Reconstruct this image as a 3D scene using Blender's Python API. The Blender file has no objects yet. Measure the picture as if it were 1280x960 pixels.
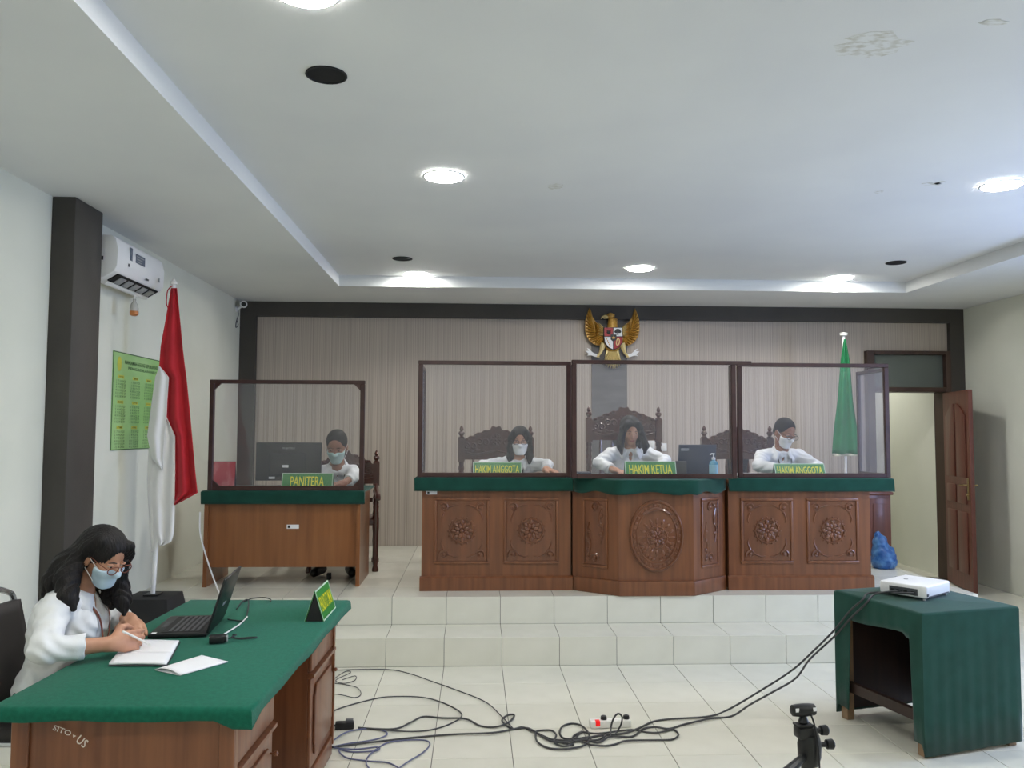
import bpy, bmesh, math, random
import numpy as np
from mathutils import Vector, Matrix, Euler
random.seed(7); np.random.seed(7)
S = bpy.context.scene
COL = S.collection
pi = math.pi

# ---------------------------------------------------------------- camera
FPX, PIT, YAW, ROL, CH = 1024.83, .0582, .0455, .0038, 1.6163
_fw = Vector((math.sin(YAW)*math.cos(PIT), math.cos(YAW)*math.cos(PIT), math.sin(PIT)))
_r0 = Vector((math.cos(YAW), -math.sin(YAW), 0)); _u0 = _r0.cross(_fw)
_r = _r0*math.cos(ROL) + _u0*math.sin(ROL); _u = _u0*math.cos(ROL) - _r0*math.sin(ROL)
cam = bpy.data.cameras.new('camera'); camo = bpy.data.objects.new('camera', cam); COL.objects.link(camo)
cam.sensor_width = 36; cam.lens = FPX*36/1280; cam.clip_start = .05
camo.matrix_world = Matrix(((_r.x,_u.x,-_fw.x,0),(_r.y,_u.y,-_fw.y,0),(_r.z,_u.z,-_fw.z,CH),(0,0,0,1)))
S.camera = camo
def at(x, y, X=None, Y=None, Z=None):
    """photo pixel -> world point on a plane X=, Y= or Z="""
    d = _fw + _r*((x-640)/FPX) - _u*((y-480)/FPX); o = Vector((0,0,CH))
    t = X/d.x if X is not None else Y/d.y if Y is not None else (Z-CH)/d.z
    return o + d*t

# ---------------------------------------------------------------- world, exposure, daylight
w = bpy.data.worlds.new('world'); S.world = w; w.use_nodes = True
w.node_tree.nodes['Background'].inputs[0].default_value = (.55,.7,1,1)
w.node_tree.nodes['Background'].inputs[1].default_value = .6
S.view_settings.view_transform = 'Standard'; S.view_settings.look = 'None'
S.view_settings.exposure = 1.1; S.view_settings.gamma = 1; S.view_settings.use_curve_mapping = False
LAMP = 84.0           # emission of a ceiling downlight
def area(name, loc, rot, sx, sy, power, col):
    l = bpy.data.lights.new(name, 'AREA'); l.shape = 'RECTANGLE'; l.size = sx; l.size_y = sy; l.energy = power; l.color = col
    o = bpy.data.objects.new(name, l); COL.objects.link(o); o.location = loc; o.rotation_euler = rot; return o
# blue daylight through the window in the right-hand wall
area('window_daylight', (5.62, 4.3, 1.7), (0, pi/2, 0), 1.3, 2.0, 66, (.46,.62,1))

# ---------------------------------------------------------------- materials
def lin(c):
    c = [v/255 for v in c]
    return tuple(v/12.92 if v <= .04045 else ((v+.055)/1.055)**2.4 for v in c) + (1,)
MATS = {}
def mat(name, rgb, rough=.5, metal=0, rgb2=None, scale=(5,5,5), detail=3, bump=0, bscale=None, sheen=0, coat=0, ramp=(.35,.65), spec=.5, trans=0, emit=0, alpha=1):
    m = bpy.data.materials.new(name); m.use_nodes = True; nt = m.node_tree; N = nt.nodes; L = nt.links
    b = N['Principled BSDF']; b.inputs['Base Color'].default_value = lin(rgb)
    b.inputs['Roughness'].default_value = rough; b.inputs['Metallic'].default_value = metal
    b.inputs['Sheen Weight'].default_value = sheen; b.inputs['Coat Weight'].default_value = coat
    b.inputs['Specular IOR Level'].default_value = spec; b.inputs['Transmission Weight'].default_value = trans
    if emit: b.inputs['Emission Color'].default_value = lin(rgb); b.inputs['Emission Strength'].default_value = emit
    if alpha < 1: b.inputs['Alpha'].default_value = alpha
    if rgb2 or bump:
        tc = N.new('ShaderNodeTexCoord'); mp = N.new('ShaderNodeMapping'); mp.inputs['Scale'].default_value = scale
        L.new(tc.outputs['Object'], mp.inputs['Vector'])
        nz = N.new('ShaderNodeTexNoise'); nz.inputs['Detail'].default_value = detail; nz.inputs['Scale'].default_value = 1
        L.new(mp.outputs[0], nz.inputs['Vector'])
    if rgb2:
        cr = N.new('ShaderNodeValToRGB'); cr.color_ramp.elements[0].position = ramp[0]; cr.color_ramp.elements[1].position = ramp[1]
        cr.color_ramp.elements[0].color = lin(rgb); cr.color_ramp.elements[1].color = lin(rgb2)
        L.new(nz.outputs[0], cr.inputs[0]); L.new(cr.outputs[0], b.inputs['Base Color'])
    if bump:
        src = nz
        if bscale:
            mp2 = N.new('ShaderNodeMapping'); mp2.inputs['Scale'].default_value = bscale; L.new(tc.outputs['Object'], mp2.inputs['Vector'])
            src = N.new('ShaderNodeTexNoise'); src.inputs['Scale'].default_value = 1; src.inputs['Detail'].default_value = 4; L.new(mp2.outputs[0], src.inputs['Vector'])
        bp = N.new('ShaderNodeBump'); bp.inputs['Strength'].default_value = bump; bp.inputs['Distance'].default_value = .01
        L.new(src.outputs[0], bp.inputs['Height']); L.new(bp.outputs[0], b.inputs['Normal'])
    MATS[name] = m; return m
mat('wall', (229,230,217), .75, rgb2=(221,223,209), scale=(1.2,1.2,1.2), bump=.04, bscale=(40,40,40))
mat('ceiling', (228,230,228), .8, rgb2=(220,222,222), scale=(.8,.8,.8))
mat('stain', (196,195,184), .9, rgb2=(224,226,224), scale=(22,40,10), detail=6, ramp=(.36,.56))
mat('pillar', (62,58,54), .6, rgb2=(70,66,61), scale=(2,2,2), bump=.1, bscale=(60,60,60))
mat('pillar_grey', (116,114,114), .6, rgb2=(104,102,103), scale=(3,3,14))
mat('tile', (226,224,210), .22, rgb2=(216,214,199), scale=(2.5,2.5,2.5), spec=.5)
mat('grout', (92,88,80), .9)
mat('wallpanel', (196,184,172), .45, rgb2=(160,148,138), scale=(95,1,.35), detail=4, ramp=(.34,.7))
mat('wood', (128,80,50), .36, rgb2=(106,64,40), scale=(26,26,1.4), detail=5, coat=.12)
mat('woodorange', (146,94,54), .34, rgb2=(126,78,44), scale=(16,16,1.0), detail=5, coat=.15)
mat('wooddesk', (136,86,56), .34, rgb2=(112,66,42), scale=(30,30,1.6), detail=5, coat=.15)
mat('carve', (120,74,48), .3, rgb2=(100,60,38), scale=(24,24,3), detail=4, coat=.35)
mat('chairwood', (78,38,27), .28, rgb2=(58,27,20), scale=(20,20,4), detail=4, coat=.4)
mat('doorwood', (112,62,48), .42, rgb2=(94,50,38), scale=(24,24,1.2), detail=5, coat=.1)
mat('framewood', (66,40,36), .4, rgb2=(54,31,28), scale=(14,14,14))
mat('doorframe', (70,50,40), .5, rgb2=(60,42,34), scale=(14,14,3))
mat('felt', (30,106,85), .95, rgb2=(26,96,77), scale=(60,60,60), bump=.25, bscale=(500,500,500), sheen=.1, spec=.1)
mat('feltdark', (28,72,62), .95, rgb2=(24,64,54), scale=(8,8,8), bump=.2, bscale=(400,400,400), sheen=.2, spec=.1)
mat('black', (24,24,26), .42); mat('blackmatte', (30,30,31), .75); mat('darkhole', (14,14,14), .9)
mat('white', (238,238,238), .4); mat('whitewarm', (236,234,228), .45); mat('paper', (240,240,244), .7)
mat('grey', (150,152,154), .45); mat('greydark', (74,76,80), .5); mat('metal', (190,192,196), .25, 1); mat('brass', (176,156,110), .3, 1)
mat('shirt', (238,239,240), .8, rgb2=(230,232,234), scale=(9,9,9), bump=.3, bscale=(16,16,16), sheen=.1)
mat('trousers', (38,40,48), .8); mat('shoe', (22,20,20), .4)
mat('skin', (196,146,118), .5, rgb2=(186,134,106), scale=(14,14,14)); mat('skindark', (158,112,88), .5, rgb2=(146,100,78), scale=(14,14,14))
mat('hair', (18,15,15), .55, rgb2=(32,27,26), scale=(90,90,8), bump=.5, bscale=(140,140,10), spec=.3); mat('hairgrey', (46,42,40), .7, rgb2=(26,24,24), scale=(60,60,14), bump=.4, bscale=(140,140,30), spec=.2)
mat('lip', (168,92,84), .45); mat('eyewhite', (196,188,180), .4); mat('iris', (28,18,14), .2); mat('brow', (30,24,22), .7)
mat('mask', (196,218,232), .75, bump=.15, bscale=(8,8,90)); mat('maskwhite', (240,240,240), .75, bump=.12, bscale=(8,8,60)); mat('maskteal', (178,206,204), .75, bump=.12, bscale=(8,8,80))
mat('lanyard', (122,64,44), .6); mat('red', (196,30,44), .75, rgb2=(180,24,38), scale=(7,7,7), bump=.1, bscale=(300,300,300), sheen=.1)
mat('flagwhite', (236,236,236), .8, bump=.1, bscale=(300,300,300)); mat('flaggreen', (24,120,72), .8, rgb2=(20,104,62), scale=(6,6,6))
mat('signgreen', (40,128,52), .4); mat('yellow', (232,226,40), .5); mat('signborder', (190,214,190), .5)
mat('gold', (214,166,76), .4, .1, rgb2=(190,140,56), scale=(40,40,40)); mat('goldpale', (222,200,140), .4, .2)
mat('shieldred', (160,26,34), .45); mat('calgreen', (172,210,146), .5, rgb2=(146,196,116), scale=(1.6,1.6,1.6)); mat('caldark', (58,96,52), .6); mat('calgold', (196,196,70), .5)
mat('bag', (34,84,144), .3, rgb2=(92,142,190), scale=(16,16,16), detail=5, bump=.6, bscale=(26,26,26), ramp=(.45,.72))
mat('sanitizer', (96,190,226), .15, coat=.4, trans=.25); mat('navy', (38,46,66), .4); mat('bluelabel', (150,205,226), .5)
mat('switchred', (205,16,18), .3, emit=.35); mat('cablegrey', (58,58,60), .5); mat('cableblue', (92,96,128), .5); mat('padding', (46,42,42), .6)
mat('plastic', (225,225,220), .2, trans=.6); mat('orange', (206,130,70), .5); mat('acsticker', (64,80,104), .4)
mat('redprint', (178,44,56), .5, rgb2=(206,120,124), scale=(14,14,9), detail=5, ramp=(.45,.7)); mat('chalk', (226,216,206), .9)
mat('fringe', (196,196,176), .8); mat('woodpale', (140,112,84), .5); mat('woodshade', (52,34,26), .5, rgb2=(42,27,21), scale=(24,24,1.5))
def lampmat():
    m = bpy.data.materials.new('lamp_glow'); m.use_nodes = True; N = m.node_tree.nodes; N.clear()
    e = N.new('ShaderNodeEmission'); e.inputs[0].default_value = (1,.985,.94,1); e.inputs[1].default_value = LAMP
    o = N.new('ShaderNodeOutputMaterial'); m.node_tree.links.new(e.outputs[0], o.inputs[0]); MATS['lamp'] = m
lampmat()
def acrylic(name, haze, tint, gl, dc=(.75,.74,.8,1)):
    m = bpy.data.materials.new(name); m.use_nodes = True; nt = m.node_tree; N = nt.nodes; L = nt.links; N.clear()
    t = N.new('ShaderNodeBsdfTransparent'); t.inputs[0].default_value = tint
    d = N.new('ShaderNodeBsdfDiffuse'); d.inputs[0].default_value = dc
    g = N.new('ShaderNodeBsdfGlossy'); g.inputs['Roughness'].default_value = .06
    tc = N.new('ShaderNodeTexCoord'); nz = N.new('ShaderNodeTexNoise'); nz.inputs['Scale'].default_value = 2.2; L.new(tc.outputs['Object'], nz.inputs['Vector'])
    bp = N.new('ShaderNodeBump'); bp.inputs['Strength'].default_value = .12; bp.inputs['Distance'].default_value = .1; L.new(nz.outputs[0], bp.inputs['Height']); L.new(bp.outputs[0], g.inputs['Normal'])
    m1 = N.new('ShaderNodeMixShader'); m1.inputs[0].default_value = haze; L.new(t.outputs[0], m1.inputs[1]); L.new(d.outputs[0], m1.inputs[2])
    m2 = N.new('ShaderNodeMixShader'); m2.inputs[0].default_value = gl; L.new(m1.outputs[0], m2.inputs[1]); L.new(g.outputs[0], m2.inputs[2])
    o = N.new('ShaderNodeOutputMaterial'); L.new(m2.outputs[0], o.inputs[0]); MATS[name] = m
acrylic('acrylic', .042, (.98,.98,.985,1), .028); acrylic('acrylicside', .13, (.9,.9,.97,1), .06); acrylic('lens', .01, (.92,.92,.95,1), .012); acrylic('frosted', .8, (.5,.55,.52,1), .05, (.13,.15,.14,1))

# ---------------------------------------------------------------- mesh helpers
class MB:
    def __init__(s): s.v = []; s.f = []; s.m = []
    def add(s, v, f, M=None, mi=0):
        o = len(s.v); s.v += [tuple(M @ Vector(p)) if M else tuple(p) for p in v]; s.f += [tuple(i+o for i in q) for q in f]; s.m += [mi]*len(f); return s
    def box(s, x0, x1, y0, y1, z0, z1, M=None, mi=0):
        return s.add([(x0,y0,z0),(x1,y0,z0),(x1,y1,z0),(x0,y1,z0),(x0,y0,z1),(x1,y0,z1),(x1,y1,z1),(x0,y1,z1)],
            [(3,2,1,0),(4,5,6,7),(0,1,5,4),(1,2,6,5),(2,3,7,6),(3,0,4,7)], M, mi)
    def prism(s, poly, a, b, axis='z', M=None, mi=0):
        f = {'z': lambda p,h: (p[0],p[1],h), 'y': lambda p,h: (p[0],h,p[1]), 'x': lambda p,h: (h,p[0],p[1])}[axis]
        n = len(poly); v = [f(p,a) for p in poly]+[f(p,b) for p in poly]
        return s.add(v, [tuple(range(n)), tuple(range(2*n-1,n-1,-1))]+[(i,i+n,(i+1)%n+n,(i+1)%n) for i in range(n)], M, mi)
    def tube(s, pts, r, n=8, closed=False, M=None, flat=1, mi=0):
        P = [Vector(p) for p in pts]; R = r if isinstance(r,(list,tuple)) else [r]*len(P); k = len(P); v = []; f = []; up = None
        for i,p in enumerate(P):
            t = (P[(i+1)%k]-P[i-1]) if closed else (P[min(i+1,k-1)]-P[max(i-1,0)])
            if t.length < 1e-9: t = Vector((0,0,1))
            t.normalize()
            if up is None: up = Vector((0,0,1)) if abs(t.z) < .9 else Vector((0,1,0))
            up = (up - t*up.dot(t))
            if up.length < 1e-6: up = t.orthogonal()
            up.normalize(); sd = t.cross(up)
            for j in range(n):
                a = 2*pi*j/n; v.append(tuple(p + sd*math.cos(a)*R[i] + up*math.sin(a)*R[i]*flat))
        for i in range(k if closed else k-1):
            for j in range(n): f.append((i*n+j, i*n+(j+1)%n, ((i+1)%k)*n+(j+1)%n, ((i+1)%k)*n+j))
        if not closed: f += [tuple(range(n-1,-1,-1)), tuple(range((k-1)*n,k*n))]
        return s.add(v, f, M, mi)
    def lathe(s, prof, n=16, M=None, mi=0):
        v = [(r*math.cos(2*pi*j/n), r*math.sin(2*pi*j/n), z) for r,z in prof for j in range(n)]; f = []
        for i in range(len(prof)-1):
            for j in range(n): f.append((i*n+j, i*n+(j+1)%n, (i+1)*n+(j+1)%n, (i+1)*n+j))
        f += [tuple(range(n-1,-1,-1)), tuple(range((len(prof)-1)*n, len(prof)*n))]
        return s.add(v, f, M, mi)
    def ell(s, c, r, n=10, m=6, M=None, mi=0):
        v = [(c[0]+r[0]*math.sin(pi*i/m)*math.cos(2*pi*j/n), c[1]+r[1]*math.sin(pi*i/m)*math.sin(2*pi*j/n), c[2]-r[2]*math.cos(pi*i/m)) for i in range(1,m) for j in range(n)]
        f = [(i*n+j, i*n+(j+1)%n, (i+1)*n+(j+1)%n, (i+1)*n+j) for i in range(m-2) for j in range(n)]
        b = len(v); v += [(c[0],c[1],c[2]-r[2]),(c[0],c[1],c[2]+r[2])]
        f += [(b,(j+1)%n,j) for j in range(n)]+[(b+1,(m-2)*n+j,(m-2)*n+(j+1)%n) for j in range(n)]
        return s.add(v, f, M, mi)
    def grid(s, fn, nu, nv, mi=0):
        v = [fn(i/nu, j/nv) for j in range(nv+1) for i in range(nu+1)]
        return s.add(v, [(j*(nu+1)+i, j*(nu+1)+i+1, (j+1)*(nu+1)+i+1, (j+1)*(nu+1)+i) for j in range(nv) for i in range(nu)], None, mi)
    def mesh(s, name, mats, bevel=0, seg=2, smooth=True, angle=.6, recalc=True):
        me = bpy.data.meshes.new(name); me.from_pydata(s.v, [], s.f)
        for m in mats: me.materials.append(MATS[m])
        if len(mats) > 1: me.polygons.foreach_set('material_index', s.m)
        bm = bmesh.new(); bm.from_mesh(me)
        if recalc: bmesh.ops.recalc_face_normals(bm, faces=bm.faces)
        if bevel:
            es = [e for e in bm.edges if len(e.link_faces) == 2 and e.calc_face_angle(0) > .5]
            bmesh.ops.bevel(bm, geom=es, offset=bevel, segments=seg, profile=.5, affect='EDGES', clamp_overlap=True)
        bm.to_mesh(me); bm.free()
        if smooth:
            me.polygons.foreach_set('use_smooth', [True]*len(me.polygons)); me.set_sharp_from_angle(angle=angle)
        me.update(); return me
    def build(s, name, mats, parent=None, loc=None, rz=0, **k):
        return link(name, s.mesh(name, [mats] if isinstance(mats,str) else mats, **k), parent, loc, rz)
def link(name, me, parent=None, loc=None, rz=0):
    o = bpy.data.objects.new(name, me); COL.objects.link(o)
    if parent: o.parent = parent
    if loc is not None: o.location = loc
    if rz: o.rotation_euler.z = rz
    return o
def tag(o, label, cat, group=None):
    o['label'] = label; o['category'] = cat
    if group: o['group'] = group
    return o
def thing(name, label, cat, loc=(0,0,0), rz=0, group=None):
    o = bpy.data.objects.new(name, None); COL.objects.link(o); o.location = loc; o.rotation_euler.z = rz; o.empty_display_size = .1
    return tag(o, label, cat, group)
def struct(name, mb, m, **k):
    o = mb.build(name, m, **k) if isinstance(mb, MB) else mb
    o['kind'] = 'structure'; return o
def dup(root, loc, rz, label=None):
    r = root.copy(); COL.objects.link(r); r.location = loc; r.rotation_euler.z = rz
    if label: r['label'] = label
    for ch in list(root.children):
        c = ch.copy(); COL.objects.link(c); c.parent = r
        for g in ch.children:
            d = g.copy(); COL.objects.link(d); d.parent = c
    return r
def solidify(o, t, off=0):
    m = o.modifiers.new('thick', 'SOLIDIFY'); m.thickness = t; m.offset = off; return o
def spline(pts, n=8, closed=False):
    P = [Vector(p) for p in pts]; out = []; k = len(P)
    for i in range(k if closed else k-1):
        a = P[i-1] if (closed or i > 0) else P[0]; b = P[i]; c = P[(i+1)%k]; d = P[(i+2)%k] if (closed or i+2 < k) else P[-1]
        for j in range(n):
            t = j/n; out.append(.5*((2*b)+(c-a)*t+(2*a-5*b+4*c-d)*t*t+(3*b-a-3*c+d)*t**3))
    if not closed: out.append(P[-1])
    return out
def text_mesh(s, width, height, depth=.001, res=2):
    cu = bpy.data.curves.new('t', 'FONT'); cu.body = s; cu.align_x = 'CENTER'; cu.align_y = 'CENTER'; cu.resolution_u = res; cu.offset = .012
    o = bpy.data.objects.new('t', cu); COL.objects.link(o); dg = bpy.context.evaluated_depsgraph_get(); dg.update()
    me = bpy.data.meshes.new_from_object(o.evaluated_get(dg)); bpy.data.objects.remove(o); bpy.data.curves.remove(cu)
    v = np.array([tuple(q.co) for q in me.vertices]); f = [tuple(p.vertices) for p in me.polygons]; bpy.data.meshes.remove(me)
    lo, hi = v.min(0), v.max(0); v[:,0] = (v[:,0]-(lo[0]+hi[0])/2)/(hi[0]-lo[0])*width; v[:,1] = (v[:,1]-(lo[1]+hi[1])/2)/(hi[1]-lo[1])*height
    return [tuple(p) for p in v], f
def text(name, s, width, height, m, parent, M, **k):
    """flat lettering; its local XY plane is mapped by M"""
    v, f = text_mesh(s, width, height, **k); mb = MB(); mb.add(v, f, M)
    return mb.build(name, m, parent, smooth=False, recalc=False)
def faceM(o, xd, zd):
    """matrix: local x -> xd, local y -> zd (up), local z -> outward"""
    xd = Vector(xd).normalized(); zd = Vector(zd).normalized(); n = xd.cross(zd); zd = n.cross(xd)
    return Matrix(((xd.x,zd.x,n.x,o[0]),(xd.y,zd.y,n.y,o[1]),(xd.z,zd.z,n.z,o[2]),(0,0,0,1)))
T = Matrix.Translation

# ================================================================ SETTING
XL, XR, YB, YF = -2.52, 5.45, 8.92, -1.6
ZS, ZC, PZ = 3.005, 3.112, .3936           # soffit, raised ceiling, platform
D1, D2, H1, XE = 5.769, 6.169, .194, 3.85  # step edges, platform's right end
TX = -.598
fl = struct('floor', MB().box(XL-.2, XR+.2, YF-.2, YB+4.3, -.12, -.004), 'grout', smooth=False)
def tile_mesh(w, d, t, ax):
    mb = MB()
    if ax == 'z': mb.box(0,w,0,d,-t,0)
    else: mb.box(0,w,0,t,0,d)
    return mb.mesh('tile', ['tile'], bevel=.0012, seg=1, smooth=False)
_tm = {}
def tile(w, d, t, ax, loc, parent):
    if w < .02 or d < .02: return
    key = (round(w,3), round(d,3), t, ax)
    if key not in _tm: _tm[key] = tile_mesh(w-.0035, d-(.0025 if ax == 'z' else .003), t, ax)
    link('tile', _tm[key], parent, loc)
def cols(a, b):
    k = math.floor((a-TX)/.4); out = []
    while TX+.4*k < b-1e-6:
        x0, x1 = max(a, TX+.4*k), min(b, TX+.4*(k+1)); out.append((x0, x1)); k += 1
    return out
for x0, x1 in cols(XL, XR):
    for j in range(9): tile(x1-x0, .4, .02, 'z', (x0, D1-.4*(j+1), 0), fl)
for x0, x1 in cols(XE, XR):
    for j in range(8): tile(x1-x0, min(.4, YB-D1-.4*j), .02, 'z', (x0, D1+.4*j, 0), fl)
rest = MB()
for x0, x1 in cols(XL, XR):
    for j in range(10): rest.box(x0, x1-.0035, D1-3.6-.4*(j+1), D1-3.6-.4*j-.003, -.02, 0)
for x0, x1 in cols(3.5, XR):
    for j in range(8): rest.box(x0, x1-.0035, YB+.2+.4*j, YB+.6+.4*j-.003, -.02, 0)
o = rest.build('tile_field', 'tile', fl, smooth=False); o['kind'] = 'stuff'
pf = MB(); pf.box(XL, XE, D1+.008, D2+.2, 0, H1-.006); pf.box(XL, XE, D2+.008, YB, 0, PZ-.006)
pf = struct('floor_platform', pf, 'grout', smooth=False)
for x0, x1 in cols(XL, XE):
    tile(x1-x0, H1, .008, 'y', (x0, D1, 0), pf); tile(x1-x0, D2-D1, .006, 'z', (x0, D1, H1), pf)
    tile(x1-x0, PZ-H1, .008, 'y', (x0, D2, H1), pf)
    for j in range(7): tile(x1-x0, min(.4, YB-D2-.4*j), .006, 'z', (x0, D2+.4*j, PZ), pf)
# walls
struct('wall_left', MB().box(XL-.15, XL, YF, YB+.2, 0, ZC+.2), 'wall', smooth=False)
wr = MB(); wr.box(XR, XR+.15, YF, 3.2, 0, ZC+.2); wr.box(XR, XR+.15, 5.4, YB+.2, 0, ZC+.2); wr.box(XR, XR+.15, 3.2, 5.4, 0, 1.0); wr.box(XR, XR+.15, 3.2, 5.4, 2.4, ZC+.2)
struct('wall_right', wr, 'wall', smooth=False)
wn = MB()
for a,b,c,d in ((3.2,3.26,1,2.4),(5.34,5.4,1,2.4),(4.27,4.33,1,2.4),(3.2,5.4,1,1.06),(3.2,5.4,2.34,2.4)): wn.box(XR+.02, XR+.1, a, b, c, d)
wn = struct('window_1', wn, 'doorframe', smooth=False)
for a in (3.26, 4.33): MB().box(XR+.055, XR+.06, a, a+1.01, 1.06, 2.34).build('pane', 'lens', wn)
struct('wall_front', MB().box(XL-.15, XR+.15, YF-.15, YF, 0, ZC+.2), 'wall', smooth=False)
DX0, DX1, DZ = 4.42, 5.232, 2.075           # doorway
wb = MB(); wb.box(XL, DX0-.06, YB+.02, YB+.2, 0, ZC+.2); wb.box(DX1+.06, XR, YB+.02, YB+.2, 0, ZC+.2); wb.box(DX0-.06, DX1+.06, YB+.02, YB+.2, 2.53, ZC+.2)
wb = struct('wall_back', wb, 'wallpanel', smooth=False)
pm = {}
def planks(a, b, z0, z1):
    n = max(1, round((b-a)/.2)); w_ = (b-a)/n; key = (round(w_,4), z0, z1)
    if key not in pm:
        q = MB(); q.box(0, w_-.0006, 0, .018, z0, z1); pm[key] = q.mesh('wall_plank', ['wallpanel'], bevel=.0008, seg=1, smooth=False)
    for i in range(n): link('wall_plank', pm[key], wb, (a+i*w_, YB, 0))
planks(-2.35, 1.28, PZ, 2.85); planks(1.67, 4.335, PZ, 2.85); planks(4.335, 5.29, 2.53, 2.85)
MB().box(4.0, 4.335, YB+.001, YB+.018, 0, PZ).build('wall_plank', 'wallpanel', wb, smooth=False)
pl = MB().box(-2.52, -2.352, YB-.06, YB+.02, PZ, ZS)
struct('trim_1', pl, 'pillar', smooth=False); struct('trim_2', MB().box(5.29, 5.45, YB-.06, YB+.02, 0, ZS), 'pillar', smooth=False)
struct('trim_3', MB().box(-2.352, 5.29, YB-.06, YB+.02, 2.848, ZS), 'pillar', smooth=False)
struct('trim_4', MB().box(1.28, 1.67, YB-.012, YB+.02, PZ, 2.848), 'pillar_grey', smooth=False)
struct('trim_5', MB().box(XL, -2.382, 4.93, 5.29, 0, ZS), 'pillar', bevel=.006)
# ceiling: lower soffit ring around a raised field
RX0, RX1, RY0, RY1 = -1.305, 4.258, -.5, 7.86
cl = MB(); cl.box(XL, RX0, YF, YB+.02, ZS, ZC+.1); cl.box(RX1, XR, YF, YB+.02, ZS, ZC+.1); cl.box(RX0, RX1, RY1, YB+.02, ZS, ZC+.1); cl.box(RX0, RX1, YF, RY0, ZS, ZC+.1)
cl.box(RX0, RX1, RY0, RY1, ZC, ZC+.1)
cl = struct('ceiling', cl, 'ceiling', smooth=False)
def patch(cx, cy, rx, ry, seed):
    rnd = random.Random(seed); mb = MB(); n = 22
    mb.prism([(cx+rx*math.cos(2*pi*i/n)*rnd.uniform(.55,1), cy+ry*math.sin(2*pi*i/n)*rnd.uniform(.55,1)) for i in range(n)], ZC-.0015, ZC+.002)
    mb.build('water_stain', 'stain', cl, smooth=False)
c = at(1090,58,Z=ZC); patch(c.x, c.y, .17, .13, 3)
c = at(695,233,Z=ZC); patch(c.x, c.y, .06, .07, 4)
for q,(rx,ry) in (((1099,240),(.03,.04)),((1165,230),(.07,.05)),((1175,228),(.04,.04)),((1243,28),(.06,.03))):
    c = at(*q,Z=ZC); patch(c.x, c.y, rx, ry, int(q[0]))
# corridor beyond the doorway
struct('wall_corridor_right', MB().box(5.30, 5.42, YB+.2, 12.4, 0, 2.9), 'wall', smooth=False)
struct('wall_corridor_left', MB().box(3.4, 3.52, YB+.2, 12.4, 0, 2.9), 'wall', smooth=False)
struct('wall_corridor_end', MB().box(3.4, 5.42, 12.4, 12.52, 0, 2.9), 'wall', smooth=False)
struct('ceiling_corridor', MB().box(3.4, 5.42, YB+.2, 12.52, 2.9, 3.0), 'ceiling', smooth=False)
# door, frame and transom
df = MB(); df.box(4.335, DX0, YB-.07, YB+.2, 0, 2.53); df.box(DX1, 5.288, YB-.07, YB+.2, 0, 2.53)
df.box(DX0, DX1, YB-.07, YB+.2, 2.075, 2.125); df.box(DX0, DX1, YB-.07, YB+.2, 2.49, 2.53)
df = struct('trim_6', df, 'doorframe', bevel=.004, seg=1)
df.name = 'door_frame'
MB().box(DX0, DX1, YB, YB+.006, 2.125, 2.49).build('transom_pane', 'frosted', df)
def door():
    Wd, Hd = .78, 2.05
    a = at(1179,724,Z=.012); hx, hy = DX1-.035, YB-.08
    e = at(1222,744,Z=.012); ang = math.atan2(e.y-hy, e.x-hx)
    d = MB(); d.box(0, Wd, -.02, .02, 0, Hd)
    o = struct('door_1', d, 'doorwood', bevel=.003, seg=1); o.location = (hx, hy, .012); o.rotation_euler.z = ang
    # raised panels, both faces
    for s_ in (-1, 1):
        for x0, x1 in ((.1,.36),(.42,.68)):
            for z0, z1, arch in ((.17,.80,0),(.88,1.07,0),(1.15,1.92,1)):
                p = MB(); y0 = .02*s_; y1 = .034*s_
                if arch:
                    xm = x1 if x0 < .2 else x0; xo = x0 if x0 < .2 else x1
                    poly = [(x0,z0),(x1,z0)]; top = [(x0+(x1-x0)*i/8, z1-.13+(.13*math.sin(pi/2*(i/8 if x0 < .2 else 1-i/8)))) for i in range(8,-1,-1)]
                    p.prism(poly+top, y0, y1, 'y')
                else: p.box(x0, x1, min(y0,y1), max(y0,y1), z0, z1)
                p.build('door_panel', 'doorwood', o, bevel=.012, seg=2)
        h = MB(); h.box(Wd-.085, Wd-.045, min(.02*s_,.028*s_), max(.02*s_,.028*s_), .93, 1.15)
        ho = h.build('handle_plate', 'brass', o, bevel=.004)
        l = MB(); l.tube([(Wd-.065,.03*s_,1.08),(Wd-.065,.06*s_,1.08),(Wd-.08,.068*s_,1.08),(Wd-.17,.068*s_,1.075)], .008); l.build('lever', 'brass', ho)
        l = MB(); l.lathe([(.012,0),(.014,.006),(.01,.012)], 12, Matrix.Translation((Wd-.065,.026*s_,.98)) @ Matrix.Rotation(-s_*pi/2,4,'X')); l.build('keyhole', 'brass', ho)
door()

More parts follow.
